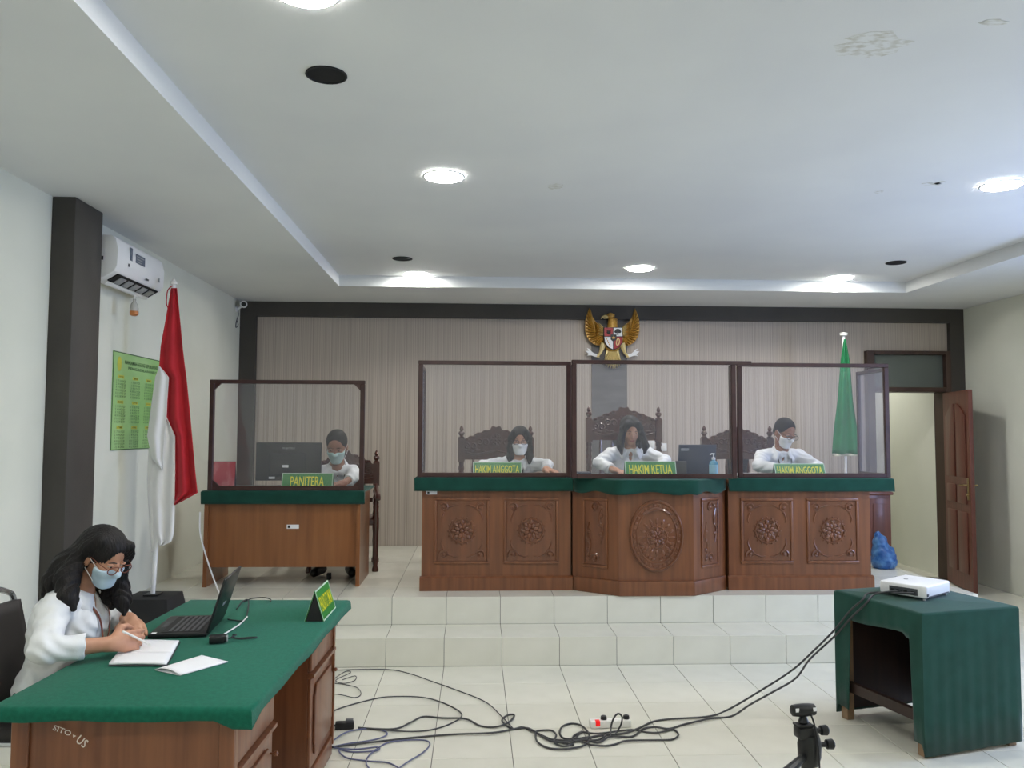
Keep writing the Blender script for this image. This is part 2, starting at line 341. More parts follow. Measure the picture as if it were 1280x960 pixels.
# ceiling lamps and speaker holes
def downlight():
    t = thing('ceiling_downlight', '', 'ceiling light')
    MB().lathe([(.110,-.004),(.122,-.004),(.124,-.009),(.119,-.013),(.111,-.013),(.110,-.004)], 28).build('trim_ring', 'white', t)
    MB().lathe([(.0005,-.0125),(.111,-.0125),(.111,-.003),(.0005,-.003)], 28).build('diffuser', 'lamp', t)
    return t
dl0 = None
lamps = [((521,343),'lit round downlight by the raised ceiling edge above the clerk side'),((800,335),'lit round downlight in front of the gold eagle emblem'),
 ((1050,347),'lit round downlight at the ceiling edge nearest the open door'),((555,219),'lit round downlight midway over the floor, on the flag side'),
 ((1252,230),'lit round downlight midway over the floor, on the door side')]
LG = 'round downlights in the raised ceiling'
P = [(at(*q,Z=ZC), l) for q,l in lamps]
P += [(Vector((-.58,2.72,ZC)),'lit round downlight over the writing desk'),(Vector((3.2,2.4,ZC)),'lit round downlight behind the projector table'),
      (Vector((-.4,.6,ZC)),'lit round downlight at the rear of the room, flag side'),(Vector((3.2,.4,ZC)),'lit round downlight at the rear of the room, window side')]
for p, l in P:
    if dl0 is None: dl0 = downlight(); dl0.location = p; dl0['label'] = l; dl0['group'] = LG
    else: dup(dl0, p, 0, l)
for q, l in (((408,93),'round black speaker opening near the ceiling step, over the writing desk'),((503,323),'round black speaker opening beside the clerk-side downlight'),((1120,328),'round black speaker opening beside the door-side downlight')):
    p = at(*q, Z=ZC); t = thing('ceiling_speaker', l, 'speaker', p, 0, 'round black speaker openings in the ceiling')
    MB().lathe([(.078,-.001),(.086,-.001),(.087,-.006),(.080,-.008),(.078,-.001)], 26).build('rim', 'blackmatte', t)
    MB().lathe([(.001,-.003),(.04,-.005),(.079,-.003),(.079,-.0008),(.001,-.0008)], 26).build('grille', 'darkhole', t)
# added lamp, out of view, that brightens the corridor beyond the door
t = thing('corridor_fill_lamp', 'added unseen square lamp brightening the corridor behind the door', 'ceiling light', (4.5,10.3,2.9))
MB().box(-.15,.15,-.15,.15,-.03,0).build('lamp_body', 'white', t, bevel=.004)
m = MATS['lamp'].copy(); m.name = 'corridor_fill_glow'; MATS['lamp2'] = m; m.node_tree.nodes['Emission'].inputs[1].default_value = 34
MB().box(-.13,.13,-.13,.13,-.036,-.03).build('diffuser', 'lamp2', t)

# ================================================================ COURT FURNITURE
def skirt(outline, ztop, drop, name, m, parent, open_idx=(), wav=.004, sub=10, rnd=.012):
    """cloth over a top: outline is CCW list of xy; drop(edge_index, u) gives the hang length"""
    mb = MB(); n = len(outline); C = Vector((sum(p[0] for p in outline)/n, sum(p[1] for p in outline)/n)); ring = []
    for i in range(n):
        a, b = Vector(outline[i]), Vector(outline[(i+1)%n]); 
        nr = Vector((b.y-a.y, a.x-b.x)).normalized()
        for j in range(sub): ring.append((a.lerp(b, j/sub), nr, i, j/sub))
    K = len(ring); rows = [[] for _ in range(6)]; rr = random.Random(5); ph = rr.uniform(0,6)
    for q,(p,nr,i,u) in enumerate(ring):
        dp = drop(i, u) if u else max(drop(i, 0), drop((i-1)%n, .999))
        s_ = p-C; inn = p - nr*rnd
        if u == 0: 
            a0 = Vector(outline[i-1]); pn = Vector((p.y-a0.y, a0.x-p.x)).normalized(); nr = (nr+pn); nr = nr/ max(.5, nr.length_squared/2)
            inn = p - nr*rnd
        for k,(off,z) in enumerate(((-rnd,ztop),(-rnd*.3,ztop-rnd*.3),(0,ztop-rnd))):
            w_ = p + nr*off; rows[k].append((w_.x,w_.y,z if dp > rnd else ztop-min(dp,rnd)*k/2))
        for k,f in ((3,.4),(4,.75),(5,1)):
            d_ = max(dp,rnd+.001); w_ = p + nr*wav*f*math.sin(q*1.7+ph) ; rows[k].append((w_.x,w_.y,ztop-rnd-(d_-rnd)*f))
    v = [x for r in rows for x in r]; f = []
    for k in range(5):
        for q in range(K): f.append((k*K+q, (k+1)*K+q, (k+1)*K+(q+1)%K, k*K+(q+1)%K))
    f.append(tuple(range(K))); mb.add(v, f)
    o = mb.build(name, m, parent, angle=1.0); return o

def scroll(cx, cz, r, turns, y, flip=1, a0=0, n=18):
    return [(cx+flip*r*(1-.8*i/n)*math.cos(a0+turns*2*pi*i/n), y, cz+r*(1-.8*i/n)*math.sin(a0+turns*2*pi*i/n)) for i in range(n+1)]
def rosette(mb, cx, cz, y, R, petals=8, rings=2):
    """carved flower in the plane y facing -Y"""
    mb.tube([(cx+R*math.cos(a*2*pi/24), y, cz+R*math.sin(a*2*pi/24)) for a in range(24)], R*.08, 6, True)
    for k in range(rings):
        rr = R*(.72-.3*k)
        for i in range(petals):
            a = 2*pi*(i+.5*k)/petals; M = T((cx+rr*math.cos(a), y, cz+rr*math.sin(a))) @ Matrix.Rotation(-a,4,'Y')
            mb.ell((0,0,0), (R*.27, R*.13, R*.17), 8, 5, M)
    mb.ell((cx,y,cz), (R*.18,R*.16,R*.18), 10, 6)
    for i in range(petals*2):
        a = 2*pi*i/petals/2; mb.ell((cx+R*1.12*math.cos(a),y,cz+R*1.12*math.sin(a)), (R*.1,R*.07,R*.1), 6, 4)
def panel(parent, x0, x1, z0, z1, y, kind, M=None, r=.1):
    """raised-and-fielded panel on a face at y (outward -Y)"""
    M = M or Matrix.Identity(4)
    fr = MB(); t = .022
    for a,b,c,d in ((x0,x1,z0,z0+t),(x0,x1,z1-t,z1),(x0,x0+t,z0+t,z1-t),(x1-t,x1,z0+t,z1-t)): fr.box(a,b,y-.012,y,c,d,M)
    p = fr.build('panel_moulding', 'wood', parent, bevel=.005, seg=2)
    f = MB(); f.box(x0+t,x1-t,y-.006,y,z0+t,z1-t,M); f.build('panel_field', 'carve', p, bevel=.003, seg=1)
    c = MB(); cx, cz = (x0+x1)/2, (z0+z1)/2; yy = y-.008; wd = x1-x0; q = MB()
    if kind == 'rose':
        rosette(q, cx, cz, yy, r)
        for sx in (-1,1):
            for sz in (-1,1):
                ax, az = cx+sx*(wd/2-.075), cz+sz*((z1-z0)/2-.075)
                q.tube(scroll(ax,az,.038,1.2,yy,sx,.5*sz), [.008]*10+[.006]*9, 5)
                q.tube([(ax-sx*.035,yy,az),(ax-sx*.085,yy,az+sz*.02),(ax-sx*.12,yy,az+sz*.012)], [.008,.006,.002], 5)
                q.tube([(ax,yy,az-sz*.035),(ax+sx*.02,yy,az-sz*.085),(ax+sx*.012,yy,az-sz*.12)], [.008,.006,.002], 5)
                q.ell((ax,yy,az),(.014,.012,.014),8,5)
    else:
        for s_ in (-1,1):
            q.tube(scroll(cx,cz+s_*((z1-z0)/2-.07),.04,1.3,yy,s_,.3), [.009]*10+[.006]*9, 5)
            q.tube(spline([(cx+s_*(wd/2-.05),yy,cz+s_*.18),(cx+s_*(wd/2-.07),yy,cz+s_*.1),(cx+s_*(wd/2-.04),yy,cz+s_*.02),(cx+s_*(wd/2-.06),yy,cz-s_*.08)],5), [.009]*12+[.007]*4, 5)
            for k in range(4): q.ell((cx+s_*(wd/2-.055),yy,cz+s_*(.2-.07*k)),(.02,.01,.016),8,5)
            q.ell((cx,yy,cz+s_*((z1-z0)/2-.07)),(.016,.012,.016),8,5)
    c.add(q.v, q.f, M); c.build('carving', 'carve', p)
    return p
BT = 1.252                                   # board top; cloth top 1.262
BX = [-.416, .770, 1.978, 3.139]
def bench_side(label, x0, x1, yf, sticker):
    t = thing('judge_bench', label, 'bench', ((x0+x1)/2, yf, PZ), 0, 'carved judge benches on the platform')
    hw = (x1-x0)/2-.002; top = BT-PZ
    MB().box(-hw+.012,hw-.012,.03,.07,.01,top-.032).build('front_board', 'wood', t, smooth=False)
    for s_ in (-1,1): MB().box(min(s_*(hw-.012),s_*(hw-.045)),max(s_*(hw-.012),s_*(hw-.045)),.07,.60,.01,top-.032).build('side_board', 'wood', t, smooth=False)
    MB().box(-hw,hw,-.01,.62,top-.032,top).build('top_board', 'wood', t, bevel=.004)
    pq = MB(); pq.prism([(-.0,.0),(.0,.095),(.012,.105),(.03,.11),(.03,0)], -hw, hw, 'x'); pq.build('plinth', 'wood', t)
    w2 = hw-.012
    for a,b in ((-w2+.095,-.055),(.055,w2-.095)): panel(t, a, b, .20, .71, .03, 'rose', r=.092)
    if sticker: 
        s1 = MB().box(-w2+.03,-w2+.115,.0275,.03,.735,.762).build('asset_sticker', 'paper', t); MB().box(-w2+.04,-w2+.056,.026,.0275,.741,.756).build('sticker_mark', 'black', s1)
    return t
bench_side('carved bench of the judge sitting beside the clerk, small white sticker', BX[0], BX[1], 6.395, True)
bench_side('carved bench of the judge sitting beside the green flag', BX[2], BX[3], 6.36, False)
def bench_center():
    x0, x1 = BX[1]+.002, BX[2]-.002; yf = 6.15; t = thing('judge_bench', 'projecting bay-fronted presiding bench with a large carved oval seal', 'bench', ((x0+x1)/2, yf, PZ), 0, 'carved judge benches on the platform')
    hw = (x1-x0)/2; top = BT-PZ; c0, c1 = -.285, .285; yb = .245
    pl = [(-hw,yb),(c0,0),(c1,0),(hw,yb)]
    pts = [(x,y+.03) for x,y in pl]
    def slab(poly, z0, z1): return MB().prism(poly, z0, z1)
    slab([pts[0],pts[1],pts[2],pts[3],(hw-.01,yb+.075),(c1-.01,.075),(c0+.01,.075),(-hw+.01,yb+.075)], .01, top-.032).build('front_board', 'wood', t, smooth=False)
    for s_ in (-1,1): MB().box(min(s_*hw,s_*(hw-.03)),max(s_*hw,s_*(hw-.03)),yb+.076,.84,.01,top-.032).build('side_board', 'wood', t, smooth=False)
    slab([(-hw,yb),(c0-.01,-.012),(c1+.01,-.012),(hw,yb),(hw,.85),(-hw,.85)], top-.032, top).build('top_board', 'wood', t, bevel=.004)
    slab([(-hw,yb),(c0,0),(c1,0),(hw,yb),(hw,yb+.031),(c1,.031),(c0,.031),(-hw,yb+.031)], 0, .108).build('plinth', 'wood', t, bevel=.006)
    for (ax,ay),(bx,by) in (((-hw,yb),(c0,0)),((c1,0),(hw,yb))):
        L = math.hypot(bx-ax,by-ay); M = T(((ax+bx)/2,(ay+by)/2+.03,0)) @ Matrix.Rotation(math.atan2(by-ay,bx-ax),4,'Z')
        panel(t, -L/2+.09, L/2-.09, .19, .72, 0, 'scroll', M)
    cz = .445; a, b = .205, .268
    ov = MB(); n = 40
    ov.prism([(a*math.cos(2*pi*i/n), cz+b*math.sin(2*pi*i/n)) for i in range(n)], .008, .03, 'y'); ovo = ov.build('oval_seal', 'carve', t, bevel=.006)
    q = MB()
    q.tube([(a*.94*math.cos(2*pi*i/n), .008, cz+b*.94*math.sin(2*pi*i/n)) for i in range(n)], .008, 6, True)
    q.tube([(a*.74*math.cos(2*pi*i/n), .008, cz+b*.76*math.sin(2*pi*i/n)) for i in range(n)], .005, 6, True)
    for i in range(30):
        g = 2*pi*i/30; q.ell((a*.84*math.cos(g), .009, cz+b*.85*math.sin(g)), (.014,.008,.014), 6, 4)
    rosette(q, 0, cz-.01, .007, .078, 8, 2)
    for i in range(16):
        g = 2*pi*i/16; M = T((.115*math.cos(g), .008, cz-.01+.12*math.sin(g))) @ Matrix.Rotation(-g,4,'Y'); q.ell((0,0,0), (.026,.008,.011), 6, 4, M)
    for s_ in (-1,1):
        for k in range(6): 
            g = -pi/2+s_*(.25+.2*k); q.ell((a*.62*math.cos(g), .007, cz+b*.66*math.sin(g)), (.016,.009,.012), 6, 4)
    q.tube(spline([(-.1,.005,cz+.16),(-.05,.004,cz+.19),(0,.004,cz+.2),(.05,.004,cz+.19),(.1,.005,cz+.16)],4), .012, 6)
    q.build('carving', 'carve', ovo)
    return t
bench_center()
def cover(label, outline, ztop, dropf, cat='tablecloth', group='green felt covers on the judge benches', wav=.004):
    cx = sum(p[0] for p in outline)/len(outline); cy = min(p[1] for p in outline)
    t = skirt([(p[0]-cx,p[1]-cy) for p in outline], 0, dropf, 'felt_cover', 'feltdark', None, wav=wav)
    t.location = (cx, cy, ztop); solidify(t, .004, -1); tag(t, label, cat, group); return t
x0,x1 = BX[0]-.045, BX[1]-.004
cover('green felt cover on the bench with the small white sticker', [(x0,6.372),(x1,6.372),(x1,7.03),(x0,7.03)], 1.2625, lambda i,u: .105 if i in (0,3) else .10 if i == 2 else .012)
x0,x1 = BX[2]+.006, BX[3]+.16
cover('green felt cover on the bench beside the green flag, overhanging its end', [(x0,6.335),(x1,6.335),(x1,7.0),(x0,7.0)], 1.2625, lambda i,u: .104 if i in (0,1) else .10 if i == 2 else .012)
x0,x1 = BX[1]+.001, BX[2]-.003; xm = (x0+x1)/2
cover('green felt cover with a ragged hem on the bay-fronted bench', [(x0,6.37),(xm-.30,6.118),(xm+.30,6.118),(x1,6.37),(x1,7.02),(x0,7.02)], 1.2625,
      lambda i,u: (.105+.012*math.sin(u*9+i) if i in (0,1,2) else .10 if i == 4 else .012))

# acrylic screens
def screen(name_label, X0, X1, Y, zb, zt, side_depth, ext=0, brackets=False, wl=1, wr=1):
    w_, h_ = X1-X0, zt-zb; t = thing('acrylic_screen', name_label, 'screen', ((X0+X1)/2, Y, zb), 0, 'wood-framed clear screens'); b = .036; d = .035; hw = w_/2
    for s_ in (-1,1):
        MB().box(min(s_*hw,s_*(hw-b)),max(s_*hw,s_*(hw-b)),0,d,0,h_).build('post', 'framewood', t, bevel=.003, seg=1)
    MB().box(-hw+b,hw-b,0,d,0,.034).build('bottom_rail', 'framewood', t, bevel=.003, seg=1)
    MB().box(-hw-.001,hw+ext,0,d,h_,h_+.03).build('top_rail', 'framewood', t, bevel=.003, seg=1)
    MB().box(-hw+b-.003,hw-b+.003,.015,.018,.03,h_+.002).build('pane', 'acrylic', t)
    if brackets:
        for s_ in (-1,1):
            for zz,dz in ((h_,-1),(.034,1)):
                g = MB(); x = s_*(hw-b); g.prism([(x,zz),(x-s_*.05,zz),(x,zz+dz*.05)], .004, .028, 'y'); g.build('corner_brace', 'framewood', t)
    for s_,on in ((-1,wl),(1,wr)):
        if not on: continue
        x = s_*(hw-.018); p = MB(); p.box(x-.015,x+.015,side_depth-.03,side_depth,0,h_); po = p.build('side_post', 'framewood', t, bevel=.003, seg=1)
        for za in (0,h_-.03): MB().box(x-.014,x+.014,d,side_depth-.03,za,za+.03).build('side_rail', 'framewood', t, bevel=.003, seg=1)
        MB().box(x-.002,x+.002,d,side_depth-.03,.03,h_-.03).build('side_pane', 'acrylicside', t)
    return t
def sx(x, y, Y): return at(x,y,Y=Y).x
zt = 1.264
screen('clear screen with a folded-back wing beside the open floor, on the bench with the sticker', sx(523,470,6.4), sx(714,470,6.4), 6.40, zt, 2.14, .45, wr=0)
screen('tallest clear screen with a projecting top rail, on the bay-fronted bench', sx(715,470,6.24), sx(920,470,6.24), 6.24, zt, 2.14, .09, ext=.125)
screen('clear screen with a hazy side wing, on the bench by the green flag', sx(922,470,6.385), sx(1111,470,6.385), 6.385, zt, 2.14, .50, wl=0)

# clerk desk
def clerk_desk():
    x0, x1, yf, d = -2.118, -.90, 6.59, .62; t = thing('clerk_desk', 'plain orange-brown clerk desk with a white sticker on the front', 'desk', ((x0+x1)/2, yf, PZ)); hw = (x1-x0)/2; top = .742
    MB().box(-hw+.03,hw-.03,.03,.055,.15,top-.026).build('front_panel', 'woodorange', t, smooth=False)
    for s_ in (-1,1):
        g = MB(); g.prism([(0,0),(0.006,.05),(.006,top-.026),(d-.04,top-.026),(d-.04,0)], min(s_*hw,s_*(hw-.03)), max(s_*hw,s_*(hw-.03)), 'x'); g.build('side_panel', 'woodorange', t, smooth=False)
    MB().box(-hw-.005,hw+.005,0,d,top-.026,top).build('top_board', 'woodorange', t, bevel=.003)
    MB().box(.3,.33,.30,.36,0,.05).build('foot', 'blackmatte', t)
    s1 = MB().box(.03,.125,.0275,.03,.45,.482).build('asset_sticker', 'paper', t); MB().box(.038,.058,.026,.0275,.456,.476).build('sticker_mark', 'black', s1)
    xa, xb = x0-.02, x1+.035
    cover('dark green felt cover on the clerk desk', [(xa,yf-.03),(xb,yf-.03),(xb,yf+d+.02),(xa,yf+d+.02)], PZ+top+.011, lambda i,u: .105 if i in (0,3) else .012 if i == 1 else .02, group=None)
    return PZ+top+.013
CT = clerk_desk()
screen('clear screen with triangular corner braces, on the clerk desk', sx(262,490,6.575), sx(456,490,6.575), 6.575, CT, 1.99, .06, brackets=True, wl=0, wr=0)

# carved chairs
def carved_chair(label, loc, rz, H=1.27, W=.66):
    t = thing('carved_armchair', label, 'chair', loc, rz, 'carved dark armchairs'); hw = W/2-.028; yb = .26; sd = -.26
    MB().box(-hw-.02,hw+.02,sd-.02,yb-.0,.40,.45).build('seat', 'chairwood', t, bevel=.012)
    for s_ in (-1,1):
        prof = [(.028,0),(.03,.02),(.02,.05),(.026,.12),(.026,.34),(.03,.38),(.03,.46),(.02,.50),(.027,.56)]
        tw = MB(); prof2 = [(.034,0),(.036,.03),(.022,.06),(.024,.12),(.03,.2),(.024,.27),(.03,.33),(.03,.46),(.022,.5)]
        zz = .5; k = 0
        while zz < H-.36: prof2.append((.03 if k%2 else .022, zz+.02)); zz += .028; k += 1
        tw.lathe(prof2+[(.024,H-.335)], 10, T((s_*hw,yb,0))); tw.box(s_*hw-.03,s_*hw+.03,yb-.03,yb+.03,H-.335,H-.12)
        tw.build('back_post', 'chairwood', t, bevel=0)
        fz = H-.12; MB().lathe([(.03,fz),(.03,fz+.012),(.014,fz+.022),(.03,fz+.045),(.026,fz+.062),(.012,fz+.07),(.02,fz+.086),(.014,fz+.105),(.003,fz+.12)], 10, T((s_*hw,yb,0))).build('finial', 'chairwood', t)
        MB().lathe(prof+[(.02,.60),(.027,.64)], 10, T((s_*hw,sd,0))).build('front_leg', 'chairwood', t)
        MB().tube(spline([(s_*hw,yb-.02,.72),(s_*hw,.1,.70),(s_*(hw+.01),-.1,.665),(s_*(hw+.015),sd-.03,.66),(s_*(hw+.015),sd-.075,.63)],5), .024, 8, flat=.8).build('armrest', 'chairwood', t)
        MB().box(s_*hw-.014,s_*hw+.014,sd+.02,yb-.02,.17,.205).build('stretcher', 'chairwood', t, bevel=.006)
    # crest: carved top rail with a scrolled outline
    hwi = hw-.03; N = 44; z0 = H-.315
    def topz(u): 
        a = abs(u); base = H-.135+.10*(1-a**1.6); return base+.014*abs(math.sin(u*13)) + (.02 if a < .18 else 0)
    poly = [(-hwi,z0),(hwi,z0)]+[(hwi*(1-2*i/N), topz(1-2*i/N)) for i in range(N+1)]
    c = MB(); c.prism(poly, yb-.016, yb+.016, 'y'); co = c.build('crest_rail', 'chairwood', t, angle=.9)
    q = MB(); 
    for y in (yb-.017, yb+.017):
        rosette(q, 0, H-.13, y, .05, 8, 1)
        for s_ in (-1,1):
            for k in range(4):
                xx = s_*(.095+.058*k); q.tube(scroll(xx, H-.155-.018*k+.02*(k%2), .036-.003*k, 1.3, y, s_, .6*k), [.009]*10+[.006]*9, 5)
                q.ell((xx+s_*.02, y, H-.235+.01*(k%2)), (.026,.009,.012), 7, 4); q.ell((xx, y, topz(xx/hwi)-.012), (.022,.012,.014), 7, 4)
            q.tube(spline([(0,y,H-.23),(s_*.1,y,H-.25),(s_*.2,y,H-.265),(s_*.27,y,H-.25)],4), .008, 5)
    q.build('carving', 'chairwood', co)
    MB().box(-hwi,hwi,yb-.014,yb+.014,.56,.60).build('lower_rail', 'chairwood', t, bevel=.005)
    for k in range(5):
        if k == 2:
            MB().box(-.11,.11,yb-.01,yb+.01,.60,z0).build('splat', 'blackmatte', t, bevel=.004); continue
        x = -hwi+.08+k*(2*hwi-.16)/4; MB().lathe([(.011,.6),(.016,.65),(.009,.7),(.016,z0-.08),(.01,z0)], 8, T((x,yb,0))).build('spindle', 'chairwood', t)
    return t
def chair_at(label, xl, xr, yfin, Yb, H=None):
    a, b = at(xl,yfin,Y=Yb), at(xr,yfin,Y=Yb); W = b.x-a.x+.056
    return carved_chair(label, ((a.x+b.x)/2, Yb-.26, PZ), 0, a.z-PZ, W)
chair_at('carved armchair behind the masked woman judge in glasses', 577, 663, 532, 7.66)
chair_at('tallest carved armchair, behind the unmasked woman judge', 736, 823, 508, 7.66)
chair_at('carved armchair behind the masked man judge', 880, 962, 532, 7.66)
carved_chair('carved armchair at the end of the clerk desk', (-1.17,7.52,PZ), .12, 1.045, .62)

# ================================================================ PEOPLE (continuous surfaces from smooth unions)
class Field:
    def __init__(s, res): s.res = res; s.p = []
    def cap(s, a, b, ra, rb, k=.02, cut=False): s.p.append(('cap', np.array(a,float), np.array(b,float), ra, rb, k, cut)); return s
    def ell(s, c, r, R=None, k=.02, op='+'): s.p.append(('ell', np.array(c,float), np.array(r,float), np.eye(3) if R is None else np.array(R,float), k, op)); return s
    def chain(s, pts, rs, k=.012):
        for i in range(len(pts)-1): s.cap(pts[i], pts[i+1], rs[i], rs[i+1], k)
        return s
    def bounds(s, q):
        if q[0] == 'cap': r = max(q[3],q[4]); return np.minimum(q[1],q[2])-r, np.maximum(q[1],q[2])+r
        r = np.abs(q[3]) @ q[2]; return q[1]-r, q[1]+r
    def field(s, extra=None, wrinkle=0):
        res = s.res; B = [s.bounds(q) for q in s.p if q[-1] != '-']
        lo = np.min([b[0] for b in B],0)-4*res; hi = np.max([b[1] for b in B],0)+4*res
        n = np.ceil((hi-lo)/res).astype(int)+1; F = np.full(n, .2, np.float32)
        ax = [lo[i]+res*np.arange(n[i]) for i in range(3)]
        for q in s.p:
            b0, b1 = s.bounds(q); kk = q[5] if q[0] == 'cap' else q[4]; m = kk+3*res
            i0 = np.clip(((b0-m-lo)/res).astype(int),0,n-1); i1 = np.clip(((b1+m-lo)/res).astype(int)+2,1,n)
            sl = tuple(slice(a,b) for a,b in zip(i0,i1))
            X,Y,Z = np.meshgrid(ax[0][sl[0]],ax[1][sl[1]],ax[2][sl[2]],indexing='ij',sparse=True)
            if q[0] == 'cap':
                a,b,ra,rb = q[1:5]; d = b-a; L = d@d+1e-12
                t = ((X-a[0])*d[0]+(Y-a[1])*d[1]+(Z-a[2])*d[2])/L; tc = np.clip(t,0,1)
                D = np.sqrt((X-a[0]-tc*d[0])**2+(Y-a[1]-tc*d[1])**2+(Z-a[2]-tc*d[2])**2)-(ra+(rb-ra)*tc)
                if q[6]: D = np.maximum(D, (t-1)*math.sqrt(L))
            else:
                c,r,R = q[1:4]; P = [(X-c[0])*R[0][i]+(Y-c[1])*R[1][i]+(Z-c[2])*R[2][i] for i in range(3)]
                k0 = np.sqrt((P[0]/r[0])**2+(P[1]/r[1])**2+(P[2]/r[2])**2); k1 = np.sqrt((P[0]/r[0]**2)**2+(P[1]/r[1]**2)**2+(P[2]/r[2]**2)**2)+1e-9
                D = k0*(k0-1)/k1
            D = D.astype(np.float32); G = F[sl]
            if q[-1] == '-': h = np.maximum(kk-np.abs(-D-G),0)/kk; F[sl] = np.maximum(G,-D)+h*h*kk/4
            else: h = np.maximum(kk-np.abs(D-G),0)/kk; F[sl] = np.minimum(G,D)-h*h*kk/4
        X,Y,Z = np.meshgrid(*ax,indexing='ij',sparse=True)
        if wrinkle: F = F + (wrinkle*np.sin(X*46+2.2*np.sin(Z*31)+Y*23)*np.sin(Z*58+Y*27+1.7*np.sin(X*37))).astype(np.float32)
        if extra: F = extra(F,X,Y,Z).astype(np.float32)
        return F, lo
    def mesh(s, name, m, **k):
        F, lo = s.field(**k); V, Q = surface_nets(F); V = V*s.res+lo
        me = bpy.data.meshes.new(name); me.from_pydata(V.tolist(), [], Q.tolist()); me.materials.append(MATS[m])
        me.polygons.foreach_set('use_smooth', np.ones(len(me.polygons),bool)); me.update(); return me
def surface_nets(F):
    s = F < 0; nx,ny,nz = F.shape; C = [(i,j,k) for i in (0,1) for j in (0,1) for k in (0,1)]
    sub = lambda A,c: A[c[0]:nx-1+c[0], c[1]:ny-1+c[1], c[2]:nz-1+c[2]]
    cnt = np.zeros((nx-1,ny-1,nz-1),np.int8)
    for c in C: cnt += sub(s,c)
    act = (cnt > 0)&(cnt < 8); I = np.argwhere(act); idx = np.full(act.shape,-1,np.int64); idx[act] = np.arange(len(I))
    vals = np.stack([F[I[:,0]+c[0],I[:,1]+c[1],I[:,2]+c[2]] for c in C],1); acc = np.zeros((len(I),3)); num = np.zeros(len(I)); CA = np.array(C,float)
    for a in range(8):
        for b in range(a+1,8):
            if np.abs(CA[a]-CA[b]).sum() != 1: continue
            m = (vals[:,a] < 0) != (vals[:,b] < 0); t = vals[m,a]/(vals[m,a]-vals[m,b])
            acc[m] += CA[a]+(CA[b]-CA[a])*t[:,None]; num[m] += 1
    V = I+acc/num[:,None]; Qs = []
    for d in range(3):
        e = [0,0,0]; e[d] = 1; u,v = [(1,2),(2,0),(0,1)][d]
        A = s[tuple(slice(0,n-k) for n,k in zip(F.shape,e))]; B = s[tuple(slice(k,None) for k in e)]
        J = np.argwhere(A != B); J = J[(J[:,u] > 0)&(J[:,v] > 0)&(J[:,u] < F.shape[u]-1)&(J[:,v] < F.shape[v]-1)]
        fl_ = A[tuple(J.T)]; U = np.zeros(3,int); U[u] = 1; W = np.zeros(3,int); W[v] = 1
        g = lambda K: idx[tuple(K.T)]
        q = np.stack([g(J-U-W),g(J-W),g(J),g(J-U)],1); q[~fl_] = q[~fl_][:,::-1]; Qs.append(q)
    Q = np.concatenate(Qs); return V, Q[(Q >= 0).all(1)]
def nrm(v): v = np.array(v,float); return v/np.linalg.norm(v)
def hand(f, w, d, n, thumb, curl=.35, spread=1.0, scale=1.0, tcurl=.5, curls=None):
    """palm + five fingers; d: wrist->knuckles, n: direction the palm faces, thumb: +1/-1 side along cross(d,n)"""
    w = np.array(w,float); d = nrm(d); n = nrm(np.array(n,float)-d*np.dot(n,d)); l = np.cross(d,n)*thumb; S_ = scale
    R = np.stack([l,d,n],1)
    f.ell(w+d*.05*S_, np.array([.040,.054,.016])*S_, R, .016); f.cap(w-d*.01, w+d*.03*S_, .025*S_, .027*S_, .014)
    nails = []
    for i,(off,ln) in enumerate(((.030,.068),(.010,.077),(-.010,.072),(-.029,.056))):
        p = w+d*(.088-.006*abs(i-1))*S_+l*off*S_; a = .12; c = curls[i] if curls else curl; pts = [p-d*.03*S_, p]; 
        for j,fr in enumerate((.44,.31,.25)):
            a += c*(.8 if j == 0 else 1.1); dr = (d*math.cos(a)+n*math.sin(a)) + l*off*1.2*spread; p = p+nrm(dr)*ln*fr*S_; pts.append(p)
        f.chain(pts, [.0105*S_,.0098*S_,.009*S_,.0082*S_,.007*S_], .006)
        nails.append((pts[-1], nrm(pts[-1]-pts[-2]), n))
    b = w+d*.018*S_+l*.026*S_; p1 = b+nrm(l*.75+d*.7+n*.25)*.045*S_; p2 = p1+nrm(l*(.45-.6*tcurl)+d*.9+n*(.1+.5*tcurl))*.034*S_; p3 = p2+nrm(l*(.2-.8*tcurl)+d*.9+n*(.1+.6*tcurl))*.028*S_
    f.chain([b,p1,p2,p3], [.016*S_,.0125*S_,.0105*S_,.008*S_], .010); return nails
def headR(yaw, pitch, roll=0): return np.array(Matrix.Rotation(yaw,3,'Z') @ Matrix.Rotation(pitch,3,'X') @ Matrix.Rotation(roll,3,'Y'))
